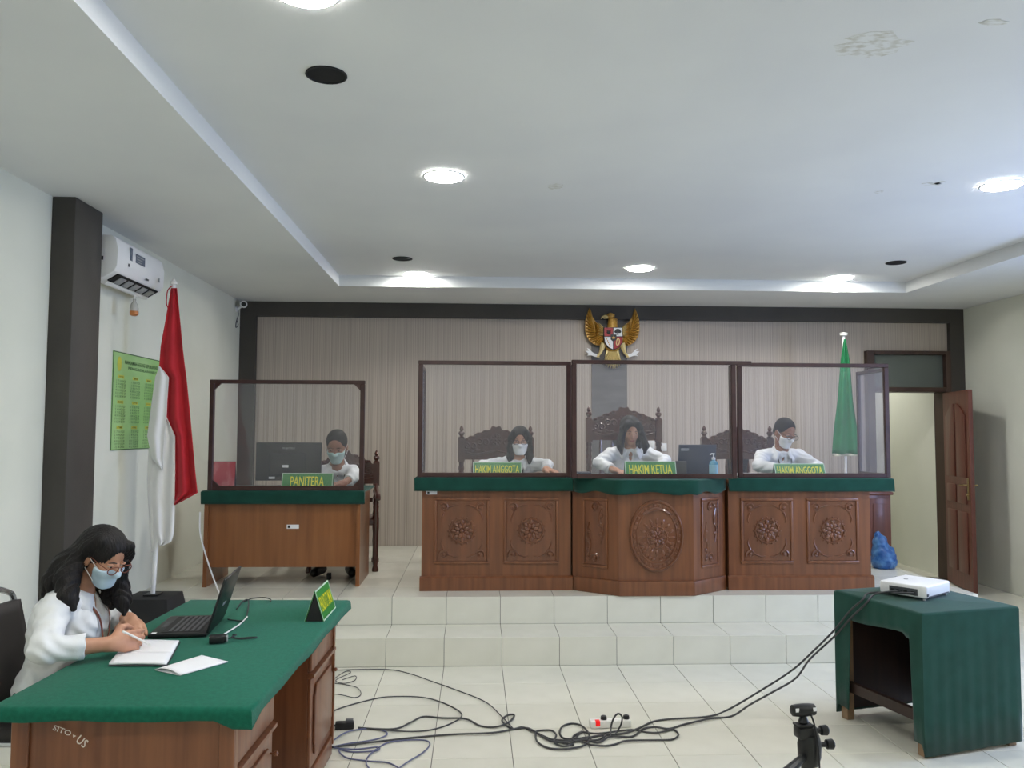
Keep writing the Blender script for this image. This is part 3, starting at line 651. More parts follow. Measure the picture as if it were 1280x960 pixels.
def person(label, base, J, hc, HR, res=.006, skin='skin', hair='long', hairm='hair', mask=None, glasses=False, lanyard=False, hands=None, sleeve=(.6,.6), woman=True, hairx=None, hs=1.0, collar=True, group='people in white shirts at the proceedings', shoulder=1.0, belly=0, facew=.066, neckr=.030):
    t = thing('person', label, 'person', base, 0, group); B = np.array(base,float)
    L = {k: np.array(v,float)-B for k,v in J.items()}; hc = np.array(hc,float)-B
    H = lambda p: hc + HR @ (np.array(p,float)*hs)
    up = nrm(L['neck']-L['hip']); rt = nrm(L['shl']-L['shr']); rt = nrm(rt-up*np.dot(rt,up)); fr = np.cross(rt,up)*-1
    TR = np.stack([rt,fr,up],1)                      # columns: side, back, up
    face = lambda f: (f.ell(H((0,.012,.032)),np.array([.074,.092,.086])*hs,HR,.02), f.ell(H((0,-.026,-.040)),np.array([.057,.062,.074])*hs,HR,.03), f.cap(H((-.012,-.062,-.098)),H((.012,-.062,-.098)),.018*hs,.018*hs,.03),
        f.cap(H((0,-.086,.006)),H((0,-.101,-.028)),.008*hs,.0125*hs,.012), f.ell(H((.034,-.058,-.026)),np.array([.022,.02,.02])*hs,HR,.02), f.ell(H((-.034,-.058,-.026)),np.array([.022,.02,.02])*hs,HR,.02))
    f = Field(res); face(f)
    for s_ in (-1,1):
        f.ell(H((s_*.032,-.094,.008)),np.array([.017,.014,.010])*hs,HR,.010,'-')
        f.ell(H((s_*.076,.012,-.012)),np.array([.010,.021,.031])*hs,HR,.006); f.ell(H((s_*.086,.006,-.008)),np.array([.005,.011,.018])*hs,HR,.004,'-')
    if not mask: f.ell(H((0,-.088,-.060)),np.array([.022,.009,.008])*hs,HR,.006)
    f.cap(H((0,.02,-.05)), L['neck'], .050*hs, .056, .025)
    mid = (L['hip']+L['neck'])/2
    f.ell(L['hip'],(.165,.115,.13),TR,.05); f.ell(mid-up*.02,(.135,.095+belly,.16),TR,.05); f.ell(mid+up*.09,(.150,.100,.15),TR,.05)
    for s_ in 'lr':
        f.cap(L['neck']-up*.02, L['sh'+s_], .05, .05, .03); f.cap(L['sh'+s_],L['el'+s_],.046,.037,.02); f.cap(L['el'+s_],L['wr'+s_],.038,.0255,.02)
        f.cap(L['hip']+rt*(.085 if s_ == 'l' else -.085), L['kn'+s_], .078, .056, .04); f.cap(L['kn'+s_],L['an'+s_],.052,.036,.03)
        ft = L['an'+s_]+np.array([0,0,-.03]); f.cap(ft, ft+nrm(L['kn'+s_]*[1,1,0]-L['hip']*[1,1,0])*.13+np.array([0,0,-.01]), .034, .027, .02)
    for s_ in 'lr':
        h_ = hands[s_]; hand(f, L['wr'+s_], h_[0], h_[1], h_[2], **(h_[3] if len(h_) > 3 else {}))
    link('body', f.mesh('body', skin), t)
    # eyes, brows, lips
    e = MB(); ir = MB(); br = MB(); HM = Matrix([list(HR[i])+[0] for i in range(3)]+[[0,0,0,1]]); HM = T(Vector(hc)) @ HM @ Matrix.Scale(hs,4)
    for s_ in (-1,1):
        e.ell((s_*.032,-.078,.005),(.0125,.0105,.0055),10,6,HM); ir.ell((s_*.032,-.0868,.003),(.0062,.003,.005),8,5,HM)
        br.tube([(s_*.016,-.0925,.024),(s_*.033,-.0935,.030),(s_*.052,-.083,.025)],[.003,.0038,.002],6,M=HM,flat=.7)
    ld = MB()
    for s_ in (-1,1): ld.ell((s_*.032,-.0775,.0095),(.0145,.0125,.0062),10,6,HM)
    ld.build('eyelid', skin, t); e = e.build('eye', 'eyewhite', t); ir.build('iris', 'iris', e); br.build('eyebrow', 'brow', t)
    if not mask:
        l = MB(); l.tube([(-.022,-.084,-.061),(-.008,-.0965,-.057),(0,-.0975,-.059),(.008,-.0965,-.057),(.022,-.084,-.061)],[.002,.0045,.0045,.0045,.002],6,M=HM); l.tube([(-.018,-.088,-.065),(0,-.0975,-.067),(.018,-.088,-.065)],[.002,.0055,.002],6,M=HM); l.build('lips', 'lip', t)
    # shirt
    f = Field(res)
    f.ell(L['hip']+up*.0,(.185,.135,.13),TR,.05); f.ell(mid-up*.03,(.158,.118+belly,.17),TR,.05); f.ell(mid+up*.08,(.168,.124,.15),TR,.06)
    if woman:
        for s_ in (-1,1): f.ell(mid+up*.075-fr*.085+rt*s_*.07,(.062,.05,.06),TR,.05)
    for s_,fr_ in zip('lr',sleeve):
        f.cap(L['neck']-up*.026, L['sh'+s_], .060, .057*shoulder, .03); f.cap(L['sh'+s_],L['el'+s_],.060*shoulder,.052,.016)
        cu = L['el'+s_]+(L['wr'+s_]-L['el'+s_])*fr_; f.cap(L['el'+s_],cu,.052,.045,.014,True)
    f.cap(L['neck']-up*.07, L['neck']+up*.004, .074, .067, .02, True); nk = L['neck']+up*.012; nd = nrm(H((0,.0,-.08))-L['neck'])
    def neckcut(F,X,Y,Z):
        D = (X-nk[0])*nd[0]+(Y-nk[1])*nd[1]+(Z-nk[2])*nd[2]; V = L['neck']-fr*.115-up*.05
        r = np.sqrt(((X-V[0])*rt[0]+(Y-V[1])*rt[1]+(Z-V[2])*rt[2])**2*2.6+((X-V[0])*up[0]+(Y-V[1])*up[1]+(Z-V[2])*up[2])**2*.55)
        bk = ((X-V[0])*fr[0]+(Y-V[1])*fr[1]+(Z-V[2])*fr[2])
        return np.maximum(F, np.minimum(np.where(bk < .06, neckr-r, -1), .03))
    link('shirt', f.mesh('shirt','shirt',wrinkle=.0045,extra=neckcut), t)
    if collar:
        for s_ in (-1,1):                                # turned-down collar, one leaf each side
            N0 = L['neck']; c = MB()
            def leaf(u,v):
                th = s_*(u*2.72); d_ = fr*math.cos(th)+rt*math.sin(th); e = max(0,(u-.55)/.45)
                top = N0+nd*.040+d_*(.063+.010*e)-up*.030*e; bot = N0+nd*.002+d_*(.088+.036*e)-up*(.012+.058*e)+rt*s_*.022*e
                return tuple(top+(bot-top)*v)
            c.grid(leaf, 12, 3); solidify(c.build('collar','shirt',t,angle=2), .006)
    # trousers and shoes
    f = Field(.012)
    f.ell(L['hip']-up*.05,(.178,.13,.11),TR,.05)
    for s_ in 'lr':
        f.cap(L['hip']+rt*(.085 if s_ == 'l' else -.085), L['kn'+s_], .095, .07, .05); f.cap(L['kn'+s_],L['an'+s_],.068,.055,.03,True)
    link('trousers', f.mesh('trousers','trousers'), t)
    f = Field(.01)
    for s_ in 'lr':
        ft = L['an'+s_]+np.array([0,0,-.032]); f.cap(ft, ft+nrm(L['kn'+s_]*[1,1,0]-L['hip']*[1,1,0])*.145+np.array([0,0,-.01]), .045, .036, .02)
    link('shoes', f.mesh('shoes','shoe',extra=lambda F,X,Y,Z: np.maximum(F, -(Z-.004))), t)
    # hair
    f = Field(min(res,.005))
    if hair == 'short':
        f.ell(H((0,.020,.040)),np.array([.081,.096,.088])*hs,HR,.02); f.ell(H((0,.06,-.01)),np.array([.066,.05,.06])*hs,HR,.02)
        f.ell(H((0,-.118,.005)),np.array([.080,.085,.090])*hs,HR,.012,'-'); f.ell(H((0,-.03,-.09)),np.array([.12,.085,.088])*hs,HR,.012,'-')
    else:
        f.ell(H((0,.018,.038)),np.array([.085,.102,.092])*hs,HR,.02); f.cap(H((0,.065,.02)),H((0,.075,-.13)),.072*hs,.06*hs,.04)
        if hairx is None or hairx[0] != 'only':
            for s_ in (-1,1):
                f.chain([H((s_*.05,-.055,.085)),H((s_*.079,-.035,.03)),H((s_*.083,-.02,-.06)),H((s_*.084,-.012,-.135)),H((s_*.082,-.01,-.185))],[.022*hs,.020*hs,.023*hs,.026*hs,.016*hs],.03)
    if hairx:
        for pts, rs in hairx[1]: f.chain([np.array(p,float)-B for p in pts], rs, .02)
    if hair == 'long': f.ell(H((0,-.125,-.03)),np.array([facew,.084,.115])*hs,HR,.012,'-')
    def strands(F,X,Y,Z):
        P = [((X-hc[0])*HR[0][i]+(Y-hc[1])*HR[1][i]+(Z-hc[2])*HR[2][i])/hs for i in range(3)]
        az = np.arctan2(P[0], P[1]+.02); return F + (.0022*np.sin(az*34+2.5*np.sin(P[2]*22))+.0012*np.sin(az*61+9*P[2]))*np.clip((.13-P[2])*14,0,1)
    link('hair', f.mesh('hair', hairm, extra=strands if hair == 'long' else None), t)
    if mask:
        f = Field(.004); face(f)
        def cutm(F,X,Y,Z):
            P = [(X-hc[0])*HR[0][i]+(Y-hc[1])*HR[1][i]+(Z-hc[2])*HR[2][i] for i in range(3)]; P = [q/hs for q in P]
            return np.maximum(F-.0075*hs, np.maximum(np.abs(P[2]+.064)-.050+.25*np.maximum(np.abs(P[0])-.03,0), P[1]+.030))
        mo = link('face_mask', f.mesh('face_mask', mask, extra=cutm), t); lp = MB()
        for s_ in (-1,1):
            lp.tube(spline([(s_*.060,-.045,-.022),(s_*.074,-.02,-.004),(s_*.082,.012,.014)],4),.0018,5,M=HM); lp.tube(spline([(s_*.055,-.045,-.088),(s_*.072,-.02,-.06),(s_*.08,.014,-.04)],4),.0018,5,M=HM)
        lp.build('ear_loop', 'white', mo)
    if glasses:
        g = MB(); ln = MB()
        for s_ in (-1,1):
            ring = [(s_*(.034+.027*math.cos(a)), -.112+.006*abs(math.cos(a)), .000+.019*math.sin(a)) for a in [2*pi*i/20 for i in range(20)]]
            g.tube(ring, .0022, 6, True, HM); ln.add(ring, [tuple(range(20))], HM)
            g.tube([(s_*.061,-.105,.006),(s_*.074,-.07,.010),(s_*.080,.01,.012),(s_*.080,.03,-.002)], .002, 5, M=HM)
        g.tube([(-.008,-.113,.003),(0,-.116,.005),(.008,-.113,.003)], .002, 5, M=HM)
        go = g.build('glasses', glasses, t); ln.build('lens', 'lens', go, recalc=False)
    if lanyard:
        c = MB(); N_ = L['neck']; md = mid-fr*(.13+belly)
        for s_ in (-1,1):
            pts = spline([N_+fr*.05+up*.03+rt*s_*.02, N_+rt*s_*.072+up*.018, N_-fr*.12+rt*s_*.055-up*.06, N_-fr*.158+rt*s_*.035-up*.15, md-fr*.03+rt*s_*.008-up*.02], 6); c.tube(pts, .006, 6, flat=.4)
        c.build('lanyard', lanyard, t)
    return t
# --- the judges and the clerk (all sit facing the room)
def seated(label, X, Y, head, hr, wl, wr, ell_, elr, hl, hr_, shw=.165, **k):
    nz = head[2]-.155*k.get('hs',1); ny = head[1]+.06; nx = X*.4+head[0]*.6; hip = (X, Y+.22, PZ+.45+.10)
    J = dict(hip=hip, neck=(nx,ny,nz), shl=(nx+shw,ny+.02,nz-.055), shr=(nx-shw,ny+.02,nz-.055), ell=ell_, elr=elr, wrl=wl, wrr=wr,
             knl=(X+.12,Y-.22,PZ+.50), knr=(X-.12,Y-.22,PZ+.50), anl=(X+.12,Y-.20,PZ+.085), anr=(X-.12,Y-.20,PZ+.085))
    return person(label, (X,Y,PZ), J, head, headR(*hr), hands=dict(l=hl, r=hr_), **k)
TZ = 1.262
p = at(650,551,Y=7.12)
seated('person in a white shirt, dark shoulder-length hair, white mask and glasses, one arm out', .33, 7.16, p, (-.05,.12,0), (.60,6.86,TZ+.035), (.18,6.80,TZ+.035), (.63,7.10,1.33), (.08,7.05,1.32),
       ((.75,-.6,-.06),(0,0,-1),-1), ((.55,-.8,-.05),(0,0,-1),1), mask='maskwhite', glasses='black', lanyard='blackmatte', sleeve=(.75,.8), hs=1.0)
p = at(788,538,Y=7.12)
seated('unmasked person in a white shirt with long dark hair, looking down', 1.37, 7.16, p, (.06,.38,0), (1.56,6.92,TZ+.04), (1.17,6.86,TZ+.035), (1.66,7.10,1.37), (1.08,7.10,1.35),
       ((-.2,-.9,-.05),(0,0,-1),-1), ((.5,-.85,-.05),(0,0,-1),1), sleeve=(.7,.85), facew=.074, hairx=('add',[([(1.285,7.07,1.60),(1.262,7.05,1.50),(1.27,7.05,1.43)],[.026,.03,.012]),([(1.455,7.07,1.60),(1.478,7.05,1.50),(1.47,7.05,1.44)],[.026,.03,.012])]))
p = at(981,541,Y=7.10)
seated('person with short dark hair, glasses and a white mask, leaning over papers', 2.70, 7.14, p, (.35,.42,.08), (2.86,6.80,TZ+.035), (2.62,6.76,TZ+.035), (2.98,7.02,1.32), (2.46,7.02,1.33),
       ((-.6,-.8,-.05),(0,0,-1),-1), ((.55,-.8,-.05),(0,0,-1),1), mask='maskwhite', glasses='black', skin='skindark', hair='short', hairm='hairgrey', woman=False, neckr=.016, lanyard='blackmatte', sleeve=(.85,.85), shoulder=1.1, hs=1.02)
p = at(421,558,Y=7.06)
seated('person in a white shirt with a teal mask, bent over the clerk desk', -1.17, 7.32, p, (-.02,.42,0), (-1.09,6.93,CT+.032), (-1.24,6.90,CT+.032), (-1.03,7.08,CT+.08), (-1.36,7.10,CT+.08),
       ((-.8,-.6,-.05),(0,0,-1),-1), ((.5,-.8,-.05),(0,0,-1),1), mask='maskteal', skin='skindark', hair='short', hairm='hairgrey', woman=False, neckr=.012, lanyard='blackmatte', sleeve=(.5,.7), shoulder=1.08, hs=1.1, shw=.125)
# --- the woman writing at the front desk, turned to the right
DT = .752
hd = (-1.49, 3.42, 1.108)
J = dict(hip=(-1.70,3.47,.575), neck=(-1.625,3.46,.975), shl=(-1.635,3.635,.925), shr=(-1.615,3.285,.925), elr=(-1.562,3.115,.815), wrr=(-1.372,3.235,.806), ell=(-1.655,3.735,.805), wrl=(-1.462,3.615,.812),
         knl=(-1.28,3.58,.53), knr=(-1.28,3.36,.53), anl=(-1.27,3.58,.085), anr=(-1.27,3.36,.085))
HRw = headR(1.12, .50, .0)
def hw(p): return tuple(np.array(hd)+HRw@(np.array(p)*.92))
hx = [([hw((-.055,.0,.085)),hw((-.074,.03,.04)),hw((-.074,.055,-.02)),(-1.595,3.335,1.03),(-1.575,3.30,.97),(-1.545,3.285,.93)],[.026,.024,.030,.044,.04,.014]),
      ([hw((0,.06,.02)),(-1.635,3.42,1.07),(-1.675,3.40,1.01),(-1.70,3.39,.965)],[.065,.055,.045,.02]),
      ([hw((.05,-.06,.08)),hw((.082,-.04,.02)),hw((.088,-.035,-.07)),(-1.462,3.51,.965),(-1.445,3.50,.915),(-1.43,3.48,.865)],[.022,.022,.026,.034,.032,.010]),
      ([hw((.075,.02,-.06)),(-1.54,3.53,.985),(-1.515,3.52,.93),(-1.49,3.50,.885)],[.034,.036,.028,.008])]
woman = person('person with long black hair, glasses and a blue mask, writing at the green desk', (-1.70,3.47,0), J, hd, HRw, res=.0042, hair='long', hairx=('only',hx), mask='mask', glasses='lanyard', lanyard='lanyard', sleeve=(.86,.58), hs=.92,
       hands=dict(l=((.62,-.75,-.2),(.05,-.1,-1),-1,dict(curl=.16)), r=((.62,.74,-.03),(-.64,.56,-.42),1,dict(curls=(.16,.30,.40,.46),tcurl=.5,spread=2.2))))
rg = MB(); rg.tube([(.012*math.cos(a*pi/8),.012*math.sin(a*pi/8),0) for a in range(16)], .0018, 5, True, T((.335,-.085,.808)) @ Matrix.Rotation(1.2,4,'X') @ Matrix.Rotation(.6,4,'Y')); rg.build('ring', 'metal', woman)
pn = MB(); pn.tube([(0,0,0),(.012,.004,.012),(.11,.03,.075),(.125,.034,.084)],[.0008,.004,.0045,.004],8)
tag(pn.build('pen', 'whitewarm', None, loc=(-1.265,3.345,DT+.016), rz=3.9), 'slim white pen held over the open notebook', 'pen')

# ================================================================ THE FRONT DESK
DC = Vector((-1.075, 3.50, 0)); DR = -.036       # centre and turn of the writing desk
RD = Matrix.Rotation(DR,4,'Z')
def dloc(p): return RD.inverted() @ (Vector(p)-DC)
def front_desk():
    t = thing('writing_desk', 'brown wooden writing desk with panelled pedestals and chalk scrawl on its end', 'desk', DC, DR); hx_, hy_ = .385, .80; top = .735
    MB().box(-hx_,hx_,-hy_,hy_,top-.03,top).build('top_board', 'wooddesk', t, bevel=.004)
    MB().box(-hx_+.03,hx_-.035,-hy_+.02,-hy_+.045,.05,top-.03).build('end_panel', 'wooddesk', t, smooth=False)
    e2 = MB(); 
    for a,b,c,d in ((-hx_+.03,-hx_+.085,.05,top-.03),(hx_-.085,hx_-.035,.05,top-.03)): e2.box(a,b,-hy_+.008,-hy_+.02,c,d)
    e2.box(-hx_+.085,hx_-.085,-hy_+.008,-hy_+.02,.05,.46); e2.build('end_frame', 'wooddesk', t, bevel=.003, seg=1)
    MB().box(-hx_+.03,hx_-.035,hy_-.045,hy_-.02,.05,top-.03).build('end_panel', 'wooddesk', t, smooth=False)
    MB().box(.06,.085,-hy_+.045,hy_-.045,.25,top-.03).build('modesty_panel', 'wooddesk', t, smooth=False)
    for y0, y1 in ((-hy_+.02,-hy_+.50),(hy_-.50,hy_-.02)):
        x = hx_-.062
        c = MB(); c.box(.10,x,y0+.026 if y0 < 0 else y0,y1 if y0 < 0 else y1-.026,.09,top-.03); c.build('pedestal', 'wooddesk', t, smooth=False)
        MB().box(.09,x+.022,y0+.027 if y0 < 0 else y0-.006,y1+.006 if y0 < 0 else y1-.02,0,.09).build('plinth', 'wooddesk', t, bevel=.006)
        d = MB(); d.box(x,x+.018,y0+.006,y1-.006,top-.20,top-.034); dr = d.build('drawer', 'wooddesk', t, bevel=.004)
        m = MB(); m.prism([(x,top-.232),(x+.03,top-.226),(x+.03,top-.212),(x,top-.204)], y0+.0, y1-.0, 'y'); q = MB(); q.add([(v[0],v[1],v[2]) for v in m.v], m.f); q.build('cornice', 'wooddesk', t)
        k = MB(); k.box(x,x+.014,y0+.006,y1-.006,.10,top-.236); dd = k.build('cupboard_door', 'wooddesk', t, bevel=.003)
        a,b,c_,e = y0+.055,y1-.055,.15,top-.275; g = .045
        fp = [(a,c_+g),(a+.012,c_+g),(a+.012,c_),(b-.012,c_),(b-.012,c_+g),(b,c_+g),(b,e-g),(b-.02,e-g+.012),(b-.03,e),(a+.03,e),(a+.02,e-g+.012),(a,e-g)]
        p_ = MB(); p_.prism([(yy,zz) for yy,zz in fp], x+.014, x+.026, 'x'); p_.build('raised_panel', 'wooddesk', dd, bevel=.005)
        kn = MB(); kn.lathe([(.004,0),(.004,.012),(.010,.018),(.009,.026),(.003,.03)], 10, T((x+.014,y1-.03,.42)) @ Matrix.Rotation(pi/2,4,'Y')); kn.build('knob', 'wooddesk', dd)
    # chalk scrawl on the end
    _s = dloc(at(77,909,Y=2.71)); M = T((_s.x-.02,-hy_+.0195,_s.z-.012))
    v,f = text_mesh('SITO', .060, .017); mb = MB(); mb.add(v, f, M @ faceM((.02,-.0125,-.0),(.94,0,-.34),(.34,0,.94)))
    v,f = text_mesh('US', .034, .028); mb.add(v, f, M @ faceM((.084,-.0125,-.034),(.8,0,-.6),(.6,0,.8)))
    mb.prism([(.054,-.013),(.064,-.017),(.055,-.022)], -.0125, -.0115, 'y', M); mb.build('chalk_scrawl', 'chalk', t, smooth=False, recalc=False)
    return t
front_desk()
co = [(-.415,-.83),(.415,-.83),(.415,.83),(-.415,.83)]
t = skirt(co, 0, lambda i,u: .044+.003*math.sin(u*14+i)+(.02 if (i == 0 and u > .9) or (i == 1 and u < .02) else 0), 'felt_cover', 'felt', None, wav=.003, sub=14, rnd=.016)
t.location = (DC.x, DC.y, .7505); t.rotation_euler.z = DR; solidify(t, .004, -1); tag(t, 'bright green felt cover on the writing desk', 'tablecloth')
DT = .7515
# laptop
def laptop():
    a = at(197,796,Z=DT); b = at(258,797,Z=DT); c = at(285,768,Z=DT); ang = math.atan2(c.y-b.y, c.x-b.x)-pi/2     # hinge edge direction
    L = .345; Wd = .235; t = thing('laptop', 'open black laptop on the green writing desk', 'laptop', (b.x, b.y, DT), ang)
    MB().box(-Wd,0,0,L,.004,.020).build('base', 'black', t, bevel=.004)
    kb = MB().box(-.19,-.07+.04,.025,L-.025,.020,.0212).build('keyboard', 'blackmatte', t)
    km = MB().box(0,.013,0,.017,0,.0025).mesh('key', ['greydark'], bevel=.001, seg=1, smooth=False)
    for r in range(6):
        for k in range(15): link('key', km, kb, (-.052-.022*r, .032+k*.0188, .0212))
    MB().box(-.215,-.195+.0,.125,.225,.020,.0206).build('touchpad', 'greydark', t)
    MB().box(-.225,-.205,.012,.03,.020,.0206).build('sticker', 'paper', t)
    tilt = .30; M = T((0,0,.018)) @ Matrix.Rotation(tilt,4,'Y'); lid = MB(); lid.box(-.004,.006,0,L,0,.232,M); lo = lid.build('lid', 'black', t, bevel=.003)
    s = MB(); s.box(-.005,-.004,.012,L-.012,.018,.222,M); s.build('screen_panel', 'navy', lo)
    MB().box(.006,.0066,.145,.21,.085,.10,M).build('logo_plate', 'grey', lo)
    h = MB(); h.tube([(-.002,.03,.018),(-.002,L-.03,.018)], .007, 8); h.build('hinge', 'black', t)
laptop()
# notebook, envelope, adapter, tent sign
def quad_sheet(name, q, z, th, m, parent=None, loc=(0,0,0), curl=0):
    mb = MB(); P = [Vector(p) for p in q]
    def fn(u,v): 
        p = P[0].lerp(P[1],u).lerp(P[3].lerp(P[2],u),v); return (p.x-loc[0], p.y-loc[1], z-loc[2]+curl*math.sin(pi*u)*(1-.3*v))
    mb.grid(fn, 10, 6); o = mb.build(name, m, parent, loc=None if parent else loc); solidify(o, th, 1); return o
q = [at(136,833,Z=DT),at(208,833,Z=DT),at(224,804,Z=DT),at(160,803,Z=DT)]; c = sum(q,Vector())/4
nb = thing('notebook', 'open white notebook under the writing hands', 'notebook', (c.x,c.y,DT))
lo_ = [p-Vector((c.x,c.y,DT)) for p in q]; mL = (lo_[0]+lo_[3])/2; mR = (lo_[1]+lo_[2])/2
quad_sheet('cover', [p*1.02 for p in lo_], .002, .002, 'greydark', nb)
m1 = (lo_[0]*.55+lo_[3]*.45); m2 = (lo_[1]*.55+lo_[2]*.45)
quad_sheet('page', [lo_[0],lo_[1],m2,m1], .0055, .006, 'paper', nb, curl=.002); quad_sheet('page', [m1,m2,lo_[2],lo_[3]], .0055, .006, 'paper', nb, curl=.002)
sp = MB()
for i in range(14):
    p_ = lo_[1].lerp(lo_[2], (i+.5)/14); sp.tube([(p_.x+.003,p_.y,.010),(p_.x+.007,p_.y,.006),(p_.x+.003,p_.y,.002)], .0012, 5)
sp.build('binding', 'greydark', nb)
q = [at(193,838,Z=DT),at(225,845,Z=DT),at(285,828,Z=DT),at(252,820,Z=DT)]; c = sum(q,Vector())/4
en = thing('envelope', 'long white folded envelope lying on the green desk', 'envelope', (c.x,c.y,DT)); lo_ = [p-Vector((c.x,c.y,DT)) for p in q]
mb = MB(); mb.grid(lambda u,v: tuple((lo_[0].lerp(lo_[1],u).lerp(lo_[3].lerp(lo_[2],u),v)).to_tuple()[:2])+(.003+.012*math.sin(pi*u)*(1-v),), 10, 10); solidify(mb.build('top_sheet','paper',en), .0012)
mb = MB(); mb.grid(lambda u,v: tuple((lo_[0].lerp(lo_[1],u).lerp(lo_[3].lerp(lo_[2],u),v)).to_tuple()[:2])+(.0015,), 2, 2); solidify(mb.build('bottom_sheet','paper',en), .0012)
c = at(276,800,Z=DT+.01)
ad = thing('power_adapter', 'black laptop power adapter with coiled lead on the green desk', 'power adapter', (c.x,c.y,DT), .25)
MB().box(-.045,.02,-.026,.026,.002,.030).build('adapter_body', 'black', ad, bevel=.006); MB().box(.02,.028,-.02,.02,.006,.026).build('adapter_cap', 'grey', ad, bevel=.003)
mb = MB(); mb.tube(spline([(.028,0,.014),(.05,.012,.016),(.045,.03,.02),(.06,.01,.024),(.04,-.01,.02),(.062,-.004,.012),(.09,.0,.008),(.13,.02,.004),(.14,.035,.004),(.11,.04,.004),(.07,.03,.006),(.05,.02,.012)],6), .0025, 6); mb.build('lead', 'black', ad)
def cable(label, pts, r=.004, m='cablegrey', n=7, name='cable', group=None):
    c_ = Vector(pts[0]); mb = MB(); mb.tube(spline([Vector(p)-c_ for p in pts], n), r, 6)
    return tag(mb.build(name, m, None, loc=c_), label, 'cable', group)
Zd = DT+.006
cable('white charging lead behind the laptop on the green desk', [at(262,797,Z=Zd),at(268,799,Z=Zd),at(283,791,Z=Zd),at(300,780,Z=Zd),at(309,771,Z=Zd)], .0035, 'white')
cable('grey lead looping off the back of the laptop', [at(296,761,Z=Zd),at(303,752,Z=Zd+.01),at(310,750,Z=Zd+.01),at(310,762,Z=Zd),at(305,775,Z=Zd),at(290,775,Z=Zd),at(285,774,Z=Zd)], .003, 'cablegrey')
cable('thin black lead curving across the far edge of the desk', [at(305,752,Z=Zd),at(315,748,Z=Zd),at(330,747,Z=Zd),at(338,749,Z=Zd),at(338,752,Z=Zd)], .003, 'black')
def tent(label, loc, rz, w_, h_, d_, body, words=None, tw=.8, th=.55, name='name_sign', group=None, print_m=None):
    """A-frame sign, front face toward local -Y"""
    t = thing(name, label, 'sign', loc, rz, group); ang = math.atan2(d_/2, h_); sl = math.hypot(d_/2, h_)
    for s_ in (-1,1):
        M = T((0,s_*d_/2,0)) @ Matrix.Rotation(s_*ang,4,'X'); f = MB(); f.box(-w_/2,w_/2,-.0015,.0015,0,sl,M); p_ = f.build('front_panel' if s_ < 0 else 'back_panel', body, t)
        bd = MB(); b = .006
        for a,b_,c,d in ((-w_/2,w_/2,0,b),(-w_/2,w_/2,sl-b,sl),(-w_/2,-w_/2+b,b,sl-b),(w_/2-b,w_/2,b,sl-b)): bd.box(a,b_,s_*.0015-.0006,s_*.0015+.0006,c,d,M)
        bd.build('border', 'signborder', p_)
        if words:
            v,f = text_mesh(words, w_*tw, h_*th); mb = MB(); MM = M @ (faceM((0,-.0025,sl/2),(1,0,0),(0,0,1)) if s_ < 0 else faceM((0,.0025,sl/2),(-1,0,0),(0,0,1))); mb.add(v, f, MM); mb.build('lettering', 'yellow', p_, smooth=False, recalc=False)
    for xa in (-w_/2+.003, w_/2-.006): MB().prism([(-d_/2+.004,.0005),(d_/2-.004,.0005),(0,h_-.008)], xa, xa+.003, 'x').build('end_panel', 'blackmatte', t)
    return t
a = at(383,777,Z=DT); b = at(404,777,Z=DT); c = at(413,754,Z=DT)
wv = Vector((c.x-b.x, c.y-b.y)); wl_ = .29; mid = Vector(((a.x+b.x)/2, (a.y+b.y)/2)) + Vector((.0,wl_/2))
tent('green tent sign with yellow lettering on the writing desk', (mid.x, mid.y, DT), pi/2-.02, wl_, .135, .085, 'signgreen', 'PENUNTUT UMUM', .84, .5)

# chair of the writing woman
def banquet_chair():
    t = thing('banquet_chair', 'black padded chair with a chrome tube frame behind the writing woman', 'chair', (-1.655,3.45,0), -pi/2)   # faces local +Y -> world +X
    MB().box(-.21,.21,-.20,.22,.43,.49).build('seat', 'padding', t, bevel=.02)
    bk = MB(); n = 12
    def bf(u,v): x = (u-.5)*.40*(1-.18*v**2); return (x, -.235-.055*v-.02*math.cos((u-.5)*2.4)+.02, .50+.40*v)
    bk.grid(bf, n, 8); o = bk.build('back_pad', 'padding', t, angle=2); solidify(o, .035, 0)
    fr = MB(); 
    for s_ in (-1,1):
        MB().tube(spline([(s_*.23,-.33,0.01),(s_*.225,-.24,.44),(s_*.215,-.26,.60),(s_*.19,-.30,.88),(s_*.16,-.31,.93)],6), .012, 8).build('rear_leg', 'metal', t)
        MB().tube([(s_*.22,.24,.01),(s_*.21,.18,.43)], .012, 8).build('front_leg', 'metal', t)
        MB().tube([(s_*.215,-.24,.44),(s_*.215,.2,.43)], .011, 8).build('seat_rail', 'metal', t)
    MB().tube(spline([(-.16,-.31,.93),(-.08,-.315,.955),(.08,-.315,.955),(.16,-.31,.93)],5), .012, 8).build('top_rail', 'metal', t)
    return t
banquet_chair()

